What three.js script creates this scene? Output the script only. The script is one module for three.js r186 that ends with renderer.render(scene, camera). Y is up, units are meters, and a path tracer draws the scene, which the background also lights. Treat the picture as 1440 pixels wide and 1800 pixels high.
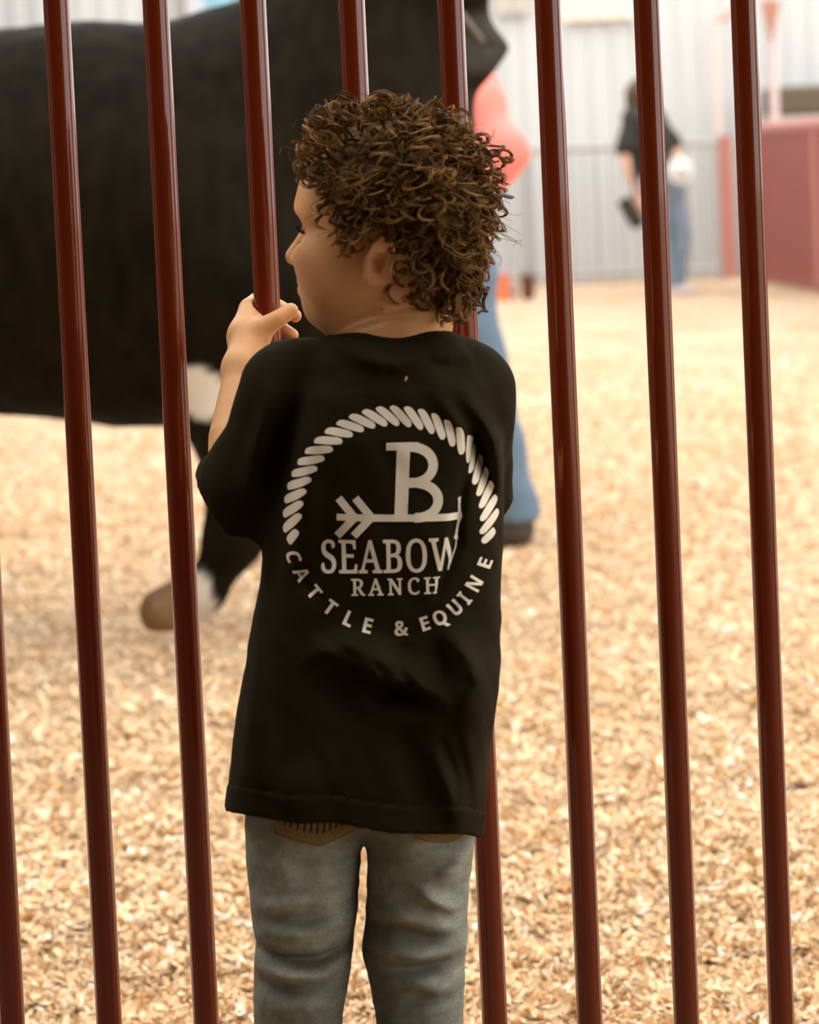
import * as THREE from 'three';
import { mergeGeometries } from 'three/addons/utils/BufferGeometryUtils.js';
import { RoundedBoxGeometry } from 'three/addons/geometries/RoundedBoxGeometry.js';
import { ImprovedNoise } from 'three/addons/math/ImprovedNoise.js';

// ---------------------------------------------------------------- camera, sky, exposure
const scene = new THREE.Scene();
const FOCAL = 5100, CAM_Z = 2.8, CAM_Y = 1.11;
const camera = new THREE.PerspectiveCamera(2 * Math.atan(900 / FOCAL) * 180 / Math.PI, 0.8, 0.1, 200);
camera.setViewOffset(1440, 1800, 0, 292, 1440, 1800);
camera.rotation.set(-0.0614, 0, -0.0446, 'YXZ');
camera.position.set(0, CAM_Y, CAM_Z);
camera.updateProjectionMatrix();
camera.updateMatrixWorld(true);
camera.focus = 2.82;
camera.userData.fStop = camera.getFocalLength() / 14;

scene.background = new THREE.Color(1.0, 0.975, 0.925);
scene.backgroundIntensity = 1.15;

const renderer = new THREE.WebGLRenderer({ antialias: true });
renderer.toneMapping = THREE.LinearToneMapping;
renderer.toneMappingExposure = 2.55;
renderer.shadowMap.enabled = true;

// ---------------------------------------------------------------- helpers
const V = (x, y, z) => new THREE.Vector3(x, y, z);
function rng(seed) { let a = seed >>> 0; return () => { a = (a + 0x6D2B79F5) | 0; let t = Math.imul(a ^ (a >>> 15), 1 | a); t = (t + Math.imul(t ^ (t >>> 7), 61 | t)) ^ t; return ((t ^ (t >>> 14)) >>> 0) / 4294967296; }; }
const perlin = new ImprovedNoise();
const noise = (x, y, z) => perlin.noise(x + 37.1, y + 11.7, z + 73.3);
// the world point that stands at a pixel of the photograph on the upright plane z
function at(px, py, z) {
  const p = V(px / 720 - 1, 1 - py / 900, 0.5).unproject(camera).sub(camera.position);
  return camera.position.clone().addScaledVector(p, (z - CAM_Z) / p.z);
}
const P = (px, py, z) => { const v = at(px, py, z); return [v.x, v.y, v.z]; };
const used = {};
function numbered(name) { const n = used[name] = (used[name] ?? -1) + 1; return n ? `${name}_${String(n).padStart(3, '0')}` : name; }
function tag(o, label, category, group, kind) {
  if (label) o.userData.label = label;
  if (category) o.userData.category = category;
  if (group) o.userData.group = group;
  if (kind) o.userData.kind = kind;
  return o;
}
function thing(name, label, category, pos = [0, 0, 0], group, kind) {
  const o = new THREE.Group(); o.name = numbered(name); o.position.set(...pos); scene.add(o);
  return tag(o, label, category, group, kind);
}
function part(name, geometry, material, parent, label) {
  const m = new THREE.Mesh(geometry, material); m.name = numbered(name); m.castShadow = m.receiveShadow = true;
  parent.add(m); if (label) m.userData.label = label;
  return m;
}
const mat = (o) => new THREE.MeshStandardMaterial(o);
const phys = (o) => new THREE.MeshPhysicalMaterial(o);
const lin = (r, g, b) => new THREE.Color().setRGB(r, g, b);
function canvasTex(w, h, draw, srgb = true) {
  const c = document.createElement('canvas'); c.width = w; c.height = h; draw(c.getContext('2d'), w, h);
  const t = new THREE.CanvasTexture(c); if (srgb) t.colorSpace = THREE.SRGBColorSpace;
  t.wrapS = t.wrapT = THREE.RepeatWrapping; return t;
}
function rod(a, b, r0, r1 = r0, seg = 16) {
  const d = new THREE.Vector3().subVectors(b, a), g = new THREE.CylinderGeometry(r1, r0, d.length(), seg);
  g.applyQuaternion(new THREE.Quaternion().setFromUnitVectors(V(0, 1, 0), d.clone().normalize()));
  return g.translate((a.x + b.x) / 2, (a.y + b.y) / 2, (a.z + b.z) / 2);
}
function boxAt(x, y, z, w, h, d, r = 0.008) { return new RoundedBoxGeometry(w, h, d, 2, Math.min(r, w / 2.1, h / 2.1, d / 2.1)).translate(x, y, z); }

// distance fields and their surface
const clamp = (v, a, b) => v < a ? a : v > b ? b : v;
const lerp = (a, b, t) => a + (b - a) * t;
const gauss = (x) => Math.exp(-x * x);
const sstep = (a, b, x) => { const t = clamp((x - a) / (b - a), 0, 1); return t * t * (3 - 2 * t); };
function smin(a, b, k) { const h = Math.max(k - Math.abs(a - b), 0) / k; return Math.min(a, b) - h * h * k * 0.25; }
const smax = (a, b, k) => -smin(-a, -b, k);
function cone(a, b, ra, rb) {
  const [ax, ay, az] = a, dx = b[0] - ax, dy = b[1] - ay, dz = b[2] - az, l = 1 / Math.max(1e-12, dx * dx + dy * dy + dz * dz);
  return (x, y, z) => {
    const px = x - ax, py = y - ay, pz = z - az, t = clamp((px * dx + py * dy + pz * dz) * l, 0, 1);
    return Math.hypot(px - dx * t, py - dy * t, pz - dz * t) - ra - (rb - ra) * t;
  };
}
function ell(c, r) {
  const [cx, cy, cz] = c, [rx, ry, rz] = r;
  return (x, y, z) => {
    const a = (x - cx) / rx, b = (y - cy) / ry, d = (z - cz) / rz, k0 = Math.hypot(a, b, d), k1 = Math.hypot(a / rx, b / ry, d / rz);
    return k1 < 1e-9 ? -Math.min(rx, ry, rz) : k0 * (k0 - 1) / k1;
  };
}
function blend(list, k) { return (x, y, z) => { let d = list[0](x, y, z); for (let i = 1; i < list.length; i++) d = smin(d, list[i](x, y, z), k); return d; }; }
function chain(pts, radii) { const out = []; for (let i = 0; i + 1 < pts.length; i++) out.push(cone(pts[i], pts[i + 1], radii[i], radii[i + 1])); return (x, y, z) => { let d = 1e9; for (const f of out) d = Math.min(d, f(x, y, z)); return d; }; }
function surface(f, lo, hi, h, paint) {
  const n = [0, 1, 2].map((i) => Math.ceil((hi[i] - lo[i]) / h) + 1), [nx, ny, nz] = n, sy = nx, sz = nx * ny;
  const v = new Float32Array(nx * ny * nz);
  for (let k = 0; k < nz; k += 5) for (let j = 0; j < ny; j += 5) for (let q = 0; q < nx; q += 5) { // blocks far from the surface are filled at once
    const c = f(lo[0] + (q + 2) * h, lo[1] + (j + 2) * h, lo[2] + (k + 2) * h), far = Math.abs(c) > 6.8 * h;
    for (let kk = k; kk < Math.min(k + 5, nz); kk++) for (let jj = j; jj < Math.min(j + 5, ny); jj++) for (let qq = q; qq < Math.min(q + 5, nx); qq++)
      v[qq + jj * sy + kk * sz] = far ? c : f(lo[0] + qq * h, lo[1] + jj * h, lo[2] + kk * h);
  }
  const id = new Int32Array(nx * ny * nz).fill(-1), pos = [], idx = [];
  const C = [0, 1, sy, sy + 1, sz, sz + 1, sz + sy, sz + sy + 1], E = [[0, 1], [2, 3], [4, 5], [6, 7], [0, 2], [1, 3], [4, 6], [5, 7], [0, 4], [1, 5], [2, 6], [3, 7]];
  for (let k = 0; k < nz - 1; k++) for (let j = 0; j < ny - 1; j++) for (let q = 0; q < nx - 1; q++) {
    const b = q + j * sy + k * sz; let m = 0;
    for (let c = 0; c < 8; c++) if (v[b + C[c]] < 0) m |= 1 << c;
    if (m === 0 || m === 255) continue;
    let x = 0, y = 0, z = 0, cnt = 0;
    for (const [a, e] of E) {
      if (((m >> a) & 1) === ((m >> e) & 1)) continue;
      const va = v[b + C[a]], vb = v[b + C[e]], t = va / (va - vb);
      x += lerp(a & 1, e & 1, t); y += lerp((a >> 1) & 1, (e >> 1) & 1, t); z += lerp(a >> 2, e >> 2, t); cnt++;
    }
    id[b] = pos.length / 3; pos.push(lo[0] + (q + x / cnt) * h, lo[1] + (j + y / cnt) * h, lo[2] + (k + z / cnt) * h);
  }
  const quad = (a, b, c, d, flip) => { if (a < 0 || b < 0 || c < 0 || d < 0) return; flip ? idx.push(a, c, b, a, d, c) : idx.push(a, b, c, a, c, d); };
  for (let k = 1; k < nz - 1; k++) for (let j = 1; j < ny - 1; j++) for (let q = 1; q < nx - 1; q++) {
    const b = q + j * sy + k * sz, s = v[b] < 0;
    if (s !== v[b + 1] < 0) quad(id[b - sy - sz], id[b - sz], id[b], id[b - sy], !s);
    if (s !== v[b + sy] < 0) quad(id[b - 1 - sz], id[b - 1], id[b], id[b - sz], !s);
    if (s !== v[b + sz] < 0) quad(id[b - 1 - sy], id[b - sy], id[b], id[b - 1], !s);
  }
  const g = new THREE.BufferGeometry(), N = new Float32Array(pos.length), e = h * 0.5;
  for (let i = 0; i < pos.length; i += 3) {
    const x = pos[i], y = pos[i + 1], z = pos[i + 2];
    const a = f(x + e, y, z) - f(x - e, y, z), b = f(x, y + e, z) - f(x, y - e, z), c = f(x, y, z + e) - f(x, y, z - e), l = 1 / (Math.hypot(a, b, c) || 1);
    N[i] = a * l; N[i + 1] = b * l; N[i + 2] = c * l;
  }
  g.setAttribute('position', new THREE.BufferAttribute(new Float32Array(pos), 3));
  g.setAttribute('normal', new THREE.BufferAttribute(N, 3));
  const uv = new Float32Array(pos.length / 3 * 2);
  for (let i = 0; i < pos.length / 3; i++) { uv[i * 2] = pos[i * 3] + pos[i * 3 + 2] * 0.5; uv[i * 2 + 1] = pos[i * 3 + 1]; }
  g.setAttribute('uv', new THREE.BufferAttribute(uv, 2));
  if (paint) {
    const col = new Float32Array(pos.length);
    for (let i = 0; i < pos.length; i += 3) { const c = paint(pos[i], pos[i + 1], pos[i + 2], N[i], N[i + 1], N[i + 2]); col[i] = c[0]; col[i + 1] = c[1]; col[i + 2] = c[2]; }
    g.setAttribute('color', new THREE.BufferAttribute(col, 3));
  }
  g.setIndex(idx);
  return g;
}
// the triangles of a surface that lie in an outline on its back, lifted a little: prints, pockets, patches
function overlay(g, inside, toUV, lift) {
  const p = g.attributes.position, nn = g.attributes.normal, ix = g.index.array, map = new Map(), pos = [], nor = [], uv = [], idx = [];
  const vert = (i) => {
    if (!map.has(i)) {
      map.set(i, pos.length / 3);
      pos.push(p.getX(i) + nn.getX(i) * lift, p.getY(i) + nn.getY(i) * lift, p.getZ(i) + nn.getZ(i) * lift);
      nor.push(nn.getX(i), nn.getY(i), nn.getZ(i)); uv.push(...toUV(p.getX(i), p.getY(i), p.getZ(i)));
    }
    return map.get(i);
  };
  for (let t = 0; t < ix.length; t += 3) {
    let ok = 0;
    for (let q = 0; q < 3; q++) { const i = ix[t + q]; if (inside(p.getX(i), p.getY(i), p.getZ(i), nn.getX(i), nn.getY(i), nn.getZ(i))) ok++; }
    if (ok > 1) idx.push(vert(ix[t]), vert(ix[t + 1]), vert(ix[t + 2]));
  }
  const o = new THREE.BufferGeometry();
  o.setAttribute('position', new THREE.Float32BufferAttribute(pos, 3)); o.setAttribute('normal', new THREE.Float32BufferAttribute(nor, 3)); o.setAttribute('uv', new THREE.Float32BufferAttribute(uv, 2)); o.setIndex(idx);
  return o;
}

// ---------------------------------------------------------------- the setting
// ground of wood shavings
const shavingTex = canvasTex(1024, 1024, (c, w, h) => {
  const r = rng(5);
  c.fillStyle = '#c4ab92'; c.fillRect(0, 0, w, h);
  for (let i = 0; i < 9000; i++) {
    const x = r() * w, y = r() * h, l = 4 + r() * 16, k = r(), a = r() * 6.3;
    c.strokeStyle = k < 0.3 ? `rgba(158,116,74,${0.25 + r() * 0.4})` : k < 0.75 ? `rgba(214,188,154,${0.4 + r() * 0.5})` : `rgba(230,216,196,${0.4 + r() * 0.5})`;
    c.lineWidth = 1.5 + r() * 5;
    for (const ox of [-w, 0, w]) for (const oy of [-h, 0, h]) {
      if (x + ox < -30 || x + ox > w + 30 || y + oy < -30 || y + oy > h + 30) continue;
      c.beginPath(); c.moveTo(x + ox, y + oy); c.quadraticCurveTo(x + ox + Math.cos(a) * l, y + oy + Math.sin(a) * l, x + ox + Math.cos(a + 0.6) * l * 1.8, y + oy + Math.sin(a + 0.6) * l * 1.8); c.stroke();
    }
  }
});
const groundY = (x, z) => {
  const f = sstep(0.3, -0.6, z);
  return f * (0.024 * noise(x * 2.1, z * 2.1, 3) + 0.018 * noise(x * 6, z * 6, 8) + 0.013 * noise(x * 15, z * 15, 1));
};
{
  const xs = [], zs = [];
  for (const x of [-70, -45, -28, -20]) xs.push(x); for (let x = -14; x < -3; x += 0.5) xs.push(x); for (let x = -3; x < 3.001; x += 0.04) xs.push(x); for (let x = 3.5; x <= 14.01; x += 0.5) xs.push(x); for (const x of [20, 28, 45, 70]) xs.push(x);
  for (const z of [50, 30, 18, 12]) zs.push(z); for (let z = 8; z > 0.4; z -= 0.4) zs.push(z); for (let z = 0.4; z > -7; z -= 0.04) zs.push(z); for (let z = -7; z > -25; z -= 0.12) zs.push(z); for (const z of [-32, -45, -70]) zs.push(z);
  const pos = [], uv = [], idx = [], col = [];
  for (const z of zs) for (const x of xs) {
    pos.push(x, groundY(x, z), z); uv.push(x / 1.1, -z / 1.1);
    const m = 0.5 + 0.9 * noise(x * 1.3, z * 1.3, 20) + 0.5 * noise(x * 4, z * 4, 30), k = clamp(m, 0, 1);
    col.push(lerp(0.86, 1.05, k), lerp(0.8, 1.06, k), lerp(0.7, 1.08, k));
  }
  const W = xs.length;
  for (let j = 0; j + 1 < zs.length; j++) for (let i = 0; i + 1 < W; i++) { const a = j * W + i; idx.push(a, a + 1, a + W, a + 1, a + W + 1, a + W); }
  const g = new THREE.BufferGeometry();
  g.setAttribute('position', new THREE.Float32BufferAttribute(pos, 3)); g.setAttribute('uv', new THREE.Float32BufferAttribute(uv, 2)); g.setAttribute('color', new THREE.Float32BufferAttribute(col, 3));
  g.setIndex(idx); g.computeVertexNormals();
  const m = part('ground', g, mat({ map: shavingTex, bumpMap: shavingTex, bumpScale: 0.006, roughness: 0.95, vertexColors: true }), scene, 'tan arena ground covered in wood shavings');
  m.userData.kind = 'structure';
}
// loose shavings on the near ground, too many to count
{
  const r = rng(77), variants = [];
  for (let k = 0; k < 4; k++) {
    const g = new THREE.PlaneGeometry(1, 1, 4, 2), p = g.attributes.position, curl = 0.6 + k * 0.7;
    for (let i = 0; i < p.count; i++) {
      const u = p.getX(i) * (0.9 + 0.4 * k), w = p.getY(i) * (0.26 + 0.12 * ((k * 7) % 3)) * (1 - 0.5 * Math.abs(p.getX(i)));
      const a = u * curl;
      p.setXYZ(i, Math.sin(a) / curl, (1 - Math.cos(a)) / curl + Math.sin(u * 5 + k) * 0.05, w + 0.18 * Math.sin(u * 3 + k));
    }
    g.computeVertexNormals(); variants.push(g);
  }
  const tones = [[0.86, 0.63, 0.385], [0.89, 0.7, 0.465], [0.8, 0.55, 0.31], [0.93, 0.84, 0.7], [0.6, 0.36, 0.17], [0.86, 0.64, 0.39]];
  const m = phys({ color: 0xffffff, roughness: 0.75, side: THREE.DoubleSide });
  const root = thing('wood_shavings', 'loose pale curled wood shavings strewn over the arena ground', 'shavings', [0, 0, 0], null, 'stuff');
  variants.forEach((g, k) => {
    const n = 70000, im = new THREE.InstancedMesh(g, m, n), o = new THREE.Object3D();
    for (let i = 0; i < n; i++) {
      let d = 2.9 + 17 * Math.pow(r(), 2.6); if (r() < sstep(8, 19, d)) d = 2.9 + 4 * r() * r();
      const half = d * 0.152 + 0.4, x = (r() * 2 - 1) * half + 0.02, z = CAM_Z - d;
      const s = (0.007 + 0.021 * Math.pow(r(), 2.0)) * (1 + 0.03 * d);
      o.position.set(x, groundY(x, z) + s * 0.15 + r() * 0.007, z);
      const tilt = 0.35 + 1.1 * r() ** 3; o.rotation.set((r() - 0.5) * tilt, r() * 6.28, (r() - 0.5) * tilt); o.scale.set(s * (0.8 + 0.7 * r()), s * (0.35 + r() * 0.6), s); o.updateMatrix(); im.setMatrixAt(i, o.matrix);
      const t = tones[Math.floor(r() * r() * 6)], b = 0.85 + 0.25 * r(); im.setColorAt(i, lin(t[0] * b, t[1] * b, t[2] * b));
    }
    im.name = numbered('shaving'); im.castShadow = im.receiveShadow = true; root.add(im); im.userData.kind = 'stuff';
  });
}
// far wall of ribbed white metal sheets
const WALL_Z = -23.6;
{
  const wall = thing('wall_back', 'white ribbed metal wall closing the far end of the arena', null, [0, 0, WALL_Z], null, 'structure');
  const sheet = (w, h) => {
    const s = new THREE.Shape(), pitch = 0.2, n = Math.round(w / pitch);
    s.moveTo(0, 0);
    for (let i = 0; i < n; i++) { const x = i * pitch; s.lineTo(x + 0.13, 0); s.lineTo(x + 0.145, 0.035); s.lineTo(x + 0.175, 0.035); s.lineTo(x + 0.19, 0); }
    s.lineTo(w, 0); s.lineTo(w, -0.02); s.lineTo(0, -0.02); s.closePath();
    return new THREE.ExtrudeGeometry(s, { depth: h, bevelEnabled: false }).rotateX(Math.PI / 2).translate(0, h, 0);
  };
  const tones = [[0.585, 0.61, 0.63], [0.555, 0.58, 0.605], [0.605, 0.625, 0.64]].map((t) => mat({ color: lin(...t), roughness: 0.55, side: THREE.DoubleSide }));
  const g = sheet(1.0, 4.2), r = rng(3);
  for (let i = -5; i < 9; i++) { const m = part('wall_panel', g, tones[Math.floor(r() * 3)], wall); m.position.set(i * 1.0 + 0.008 * r(), 0, 0.006 * (i & 1)); }
  part('wall_backing', boxAt(2.3, 2.1, -0.12, 13.5, 4.2, 0.12), tones[1], wall);
}
{ // unseen dark walls, cover and floor, added to dim light and reflections
  const w = mat({ color: lin(0.72, 0.72, 0.71), roughness: 0.7 }), dark = mat({ color: lin(0.075, 0.045, 0.025), roughness: 0.85 });
  const s = (n, g, m, l) => { const o = part(n, g, m, scene, l); o.userData.kind = 'structure'; };
  s('shade_wall_left', boxAt(-4.4, 2.1, -11.6, 0.15, 4.2, 23.8), dark, 'unseen dark side wall added to block light from the left');  // unseen; added to block sky light from the left
  s('shade_wall_near', boxAt(-4.4, 1.65, 3.9, 0.15, 3.3, 7), dark, 'unseen dark side wall added to block light on the viewing side');  // unseen; added to keep the left sky out of the bar reflections
  s('shade_roof', boxAt(0.75, 3.35, 4.4, 10.5, 0.12, 6.2), dark, 'unseen dark cover added overhead to shade the viewing side');  // added overhead out of view; its edge sets how much sky reaches the boy
  s('added_floor', boxAt(0.75, -0.03, 3.8, 10.4, 0.066, 7.4, 0.01), mat({ color: lin(0.17, 0.105, 0.055), roughness: 0.9 }), 'unseen dark floor added on the boy side of the fence to cut bounce light');  // added dark floor: less bounce light, darker bar fronts
  s('shade_wall_rear', boxAt(0.75, 1.65, 7.5, 10.4, 3.3, 0.15), dark, 'unseen dark wall added behind the viewing side to darken reflections in the bars');  // unseen; added so the bar fronts mirror something dark
}

// ---------------------------------------------------------------- front fence of red bars
{
  const red = phys({ color: lin(0.165, 0.019, 0.0016), roughness: 0.3, specularIntensity: 0.4, clearcoat: 0.9, clearcoatRoughness: 0.05, bumpScale: 0.0004,
    bumpMap: canvasTex(256, 1024, (c, w, h) => { const r = rng(9); c.fillStyle = '#808080'; c.fillRect(0, 0, w, h); for (let i = 0; i < 900; i++) { const k = 100 + r() * 60 | 0; c.fillStyle = `rgba(${k},${k},${k},0.5)`; c.fillRect(r() * w, r() * h, 3 + r() * 14, 8 + r() * 60); } for (let i = 0; i < 70; i++) { c.fillStyle = r() < 0.5 ? '#c0c0c0' : '#404040'; c.fillRect(r() * w, r() * h, 2, 2 + r() * 4); } }, false) });
  const chip = mat({ color: lin(0.45, 0.3, 0.2), roughness: 0.7 });
  const fence = thing('fence', 'dark red painted steel bar fence panel the boy stands at', 'fence');
  const R = 0.0127, top = 1.62, bottom = 0.1, g = new THREE.CylinderGeometry(R, R, top - bottom, 40, 1);
  const spots = [-372, -200, -27, 145.5, 318, 487, 659, 831, 1000, 1172, 1341, 1512, 1684].map((x) => at(x, 900, 0).x), r = rng(41);
  for (const x of spots) {
    const b = part('bar', g, red, fence); b.position.set(x, (top + bottom) / 2, 0); b.rotation.y = r() * 6;
  }
  const x0 = spots[0] - 0.05, x1 = spots[spots.length - 1] + 0.05;
  part('rail', rod(V(x0, top + 0.018, 0), V(x1, top + 0.018, 0), 0.024, 0.024, 24), red, fence);
  part('rail', rod(V(x0, bottom - 0.018, 0), V(x1, bottom - 0.018, 0), 0.024, 0.024, 24), red, fence);
  for (const x of [x0, x1]) part('post', rod(V(x, -0.02, 0), V(x, top + 0.08, 0), 0.03, 0.03, 24), red, fence);
}

// ---------------------------------------------------------------- generic people pieces
const skinTone = [0.82, 0.415, 0.175];
function hand(wrist, dir, palmN, s) { // relaxed hand: dir along the fingers, palmN the way the palm faces
  const d = V(...dir).normalize(), n = V(...palmN).normalize(), a = new THREE.Vector3().crossVectors(d, n).normalize(), w = V(...wrist), out = [];
  const p = (f, q, k) => { const v = w.clone().addScaledVector(d, f * s).addScaledVector(a, q * s).addScaledVector(n, k * s); return [v.x, v.y, v.z]; };
  out.push(cone(p(0, 0, 0), p(0.4, 0.1, 0), 0.15 * s, 0.13 * s), cone(p(0, 0, 0), p(0.4, -0.12, 0), 0.15 * s, 0.12 * s));
  [[0.16, 0.36], [0.05, 0.42], [-0.06, 0.39], [-0.16, 0.3]].forEach(([q, l]) => out.push(chain([p(0.46, q, 0), p(0.46 + l * 0.5, q * 1.15, 0.03), p(0.46 + l * 0.95, q * 1.2, 0.14)], [0.055 * s, 0.05 * s, 0.042 * s])));
  out.push(chain([p(0.1, 0.12, 0.02), p(0.3, 0.25, 0.08), p(0.46, 0.29, 0.12)], [0.08 * s, 0.06 * s, 0.048 * s]));
  return out;
}

// ---------------------------------------------------------------- the boy
const boy = thing('person', 'curly-haired young boy in black printed t-shirt and jeans gripping a fence bar', 'person', [0, 0, 0]);
const skin = phys({ color: 0xffffff, vertexColors: true, roughness: 0.5, sheen: 0.3, sheenColor: lin(0.9, 0.6, 0.4), sheenRoughness: 0.5 });
// head, in its own axes: x forward, y up, z to the side
const PSI = 0.32, TILT = 0.15, HS = 0.91;
const headQ = new THREE.Quaternion().setFromRotationMatrix(new THREE.Matrix4().makeBasis(V(-Math.cos(PSI), 0, -Math.sin(PSI)), V(0, 1, 0), V(Math.sin(PSI), 0, -Math.cos(PSI))))
  .multiply(new THREE.Quaternion().setFromAxisAngle(V(0, 0, 1), TILT));
const EAR = [-0.010, -0.026, 0.066];
const headO = at(668, 456, 0.262).sub(V(EAR[0], EAR[1], -EAR[2]).multiplyScalar(HS).applyQuaternion(headQ));
const headInv = headQ.clone().invert(), headW = (x, y, z) => V(x, y, z).multiplyScalar(HS).applyQuaternion(headQ).add(headO);
const CR = { c: [0.008, 0.020, 0], r: [0.084, 0.074, 0.068] };
const headF = (() => {
  const cran = ell(CR.c, CR.r), fore = ell([0.040, 0.022, 0], [0.056, 0.050, 0.054]), face = ell([0.027, -0.036, 0], [0.055, 0.066, 0.054]);
  const jaw = cone([-0.002, -0.056, 0.040], [0.050, -0.086, 0.008], 0.020, 0.019), cheek = ell([0.048, -0.050, 0.030], [0.034, 0.032, 0.030]);
  const chin = ell([0.065, -0.089, 0], [0.017, 0.015, 0.018]), muzzle = ell([0.072, -0.063, 0], [0.018, 0.020, 0.022]);
  const nose = chain([[0.086, -0.004, 0], [0.092, -0.020, 0], [0.102, -0.039, 0]], [0.007, 0.0075, 0.009]), ala = ell([0.092, -0.043, 0.0085], [0.009, 0.007, 0.007]);
  const lipU = cone([0.0915, -0.0610, 0], [0.080, -0.0655, 0.019], 0.0060, 0.003), lipL = cone([0.0885, -0.0715, 0], [0.079, -0.067, 0.018], 0.0066, 0.003);
  const brow = cone([0.086, 0.006, 0.012], [0.072, 0.007, 0.040], 0.010, 0.009), eyeball = ell([0.067, -0.014, 0.032], [0.0145, 0.0115, 0.0145]);
  const nasion = ell([0.107, -0.010, 0.012], [0.0205, 0.011, 0.040]);
  const under = ell([0.056, -0.030, 0.034], [0.030, 0.022, 0.024]);
  const socket = ell([0.090, -0.013, 0.033], [0.018, 0.011, 0.017]), slit = ell([0.0845, -0.0145, 0.036], [0.0135, 0.0046, 0.0155]);
  const mouth = cone([0.094, -0.0662, 0], [0.082, -0.0662, 0.018], 0.0016, 0.0010), philt = ell([0.094, -0.055, 0], [0.006, 0.006, 0.0025]);
  const nostril = ell([0.098, -0.0485, 0.0055], [0.004, 0.0025, 0.003]);
  // ear
  const cf = Math.cos(0.42), sf = Math.sin(0.42), ct = Math.cos(0.2), st = Math.sin(0.2);
  const plate = ell([0, 0, 0], [0.0175, 0.0285, 0.0065]), lobe = ell([0.004, -0.026, 0.001], [0.0085, 0.0095, 0.0055]), concha = ell([0.003, -0.004, 0.006], [0.0085, 0.0125, 0.008]), scaph = ell([-0.004, 0.012, 0.007], [0.008, 0.011, 0.0045]), tragus = ell([0.0125, -0.007, 0.003], [0.0045, 0.006, 0.0045]);
  const anti = cone([-0.006, -0.013, 0.004], [-0.0075, 0.006, 0.004], 0.0032, 0.003);
  return (x, y, z) => {
    const a = Math.abs(z);
    let d = smin(cran(x, y, a), fore(x, y, a), 0.03);
    d = smin(d, face(x, y, a), 0.028); d = smin(d, jaw(x, y, a), 0.025); d = smin(d, cheek(x, y, a), 0.025); d = smin(d, under(x, y, a), 0.02);
    d = smin(d, muzzle(x, y, a), 0.02); d = smin(d, chin(x, y, a), 0.018); d = smin(d, brow(x, y, a), 0.018);
    if (x > 0.03) {
      d = smax(d, -nasion(x, y, a), 0.014);
      d = smax(d, -socket(x, y, a), 0.012); d = smin(d, eyeball(x, y, a), 0.004); d = smax(d, -slit(x, y, a), 0.0015);
      d = smin(d, nose(x, y, a), 0.012); d = smin(d, ala(x, y, a), 0.006); d = smax(d, -nostril(x, y, a), 0.003);
      d = smin(d, lipU(x, y, a), 0.005); d = smin(d, lipL(x, y, a), 0.005); d = smax(d, -mouth(x, y, a), 0.003); d = smax(d, -philt(x, y, a), 0.004);
    }
    const ES = 0.8, ex = (x - EAR[0]) / ES, ey = (y - EAR[1]) / ES, ez = (a - EAR[2]) / ES - 0.002;
    if (ex * ex + ey * ey + ez * ez < 0.0036) {
      const u1 = ct * ex - st * ey * -1, v = ct * ey - st * ex * 1; // lean back
      const u = cf * u1 + sf * ez, w = -sf * u1 + cf * ez; // flare at the rear
      const w2 = cf * ez + sf * -u1; void w2;
      const rr = Math.hypot(u / 0.0165, v / 0.0275), rim = Math.hypot((rr - 0.92) * 0.0165, w - 0.0035) - 0.0036;
      let e = smin(plate(u, v, w), rim, 0.003); e = smin(e, lobe(u, v, w), 0.006);
      e = smax(e, -scaph(u, v, w), 0.003); e = smin(e, anti(u, v, w), 0.003); e = smax(e, -concha(u, v, w), 0.003); e = smin(e, tragus(u, v, w), 0.003);
      d = smin(d, e * ES, 0.005);
    }
    return d;
  };
})();
const tmp = V(0, 0, 0);
const headWorldF = (x, y, z) => { tmp.set(x - headO.x, y - headO.y, z - headO.z).applyQuaternion(headInv).divideScalar(HS); return headF(tmp.x, tmp.y, tmp.z) * HS; };
const neckTop = headW(-0.030, -0.050, 0).toArray(), neckLow = P(694, 590, 0.205), neckBase = P(690, 680, 0.2);
const neckF = blend([cone(neckTop, neckLow, 0.041, 0.041), cone(neckLow, neckBase, 0.040, 0.030), cone(headW(0.02, -0.085, 0).toArray(), P(640, 600, 0.17), 0.024, 0.026)], 0.03);
const traps = blend([cone(P(690, 660, 0.195), P(530, 700, 0.195), 0.022, 0.024), cone(P(690, 660, 0.195), P(805, 700, 0.188), 0.022, 0.024)], 0.02);
function skinPaint(x, y, z) {
  tmp.set(x - headO.x, y - headO.y, z - headO.z).applyQuaternion(headInv).divideScalar(HS);
  const n = 1 + 0.10 * noise(x * 70, y * 70, z * 70) + 0.05 * noise(x * 260, y * 260, z * 260), a = Math.abs(tmp.z);
  let c = [skinTone[0] * n, skinTone[1] * n, skinTone[2] * n];
  const mix = (k, t) => { c = c.map((v, i) => lerp(v, t[i], k)); };
  mix(0.45 * gauss(Math.hypot(tmp.x - 0.06, tmp.y + 0.045, a - 0.045) / 0.026), [0.7, 0.29, 0.165]);
  mix(0.75 * gauss(Math.hypot(tmp.x - 0.086, (tmp.y + 0.0663) * 1.6, a * 0.55) / 0.0085), [0.5, 0.19, 0.14]);
  mix(0.5 * gauss(Math.hypot(tmp.x + 0.012, tmp.y + 0.02, a - 0.075) / 0.02), [0.68, 0.3, 0.17]);
  mix(0.9 * sstep(0.006, 0.003, Math.abs(tmp.y + 0.0135 - 0.001)) * sstep(0.06, 0.066, tmp.x) * sstep(0.04, 0.036, a) * sstep(0.017, 0.021, a) * sstep(0.003, 0, Math.abs(tmp.y + 0.0105) - 0.0015), [0.06, 0.03, 0.02]);
  return c;
}
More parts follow.
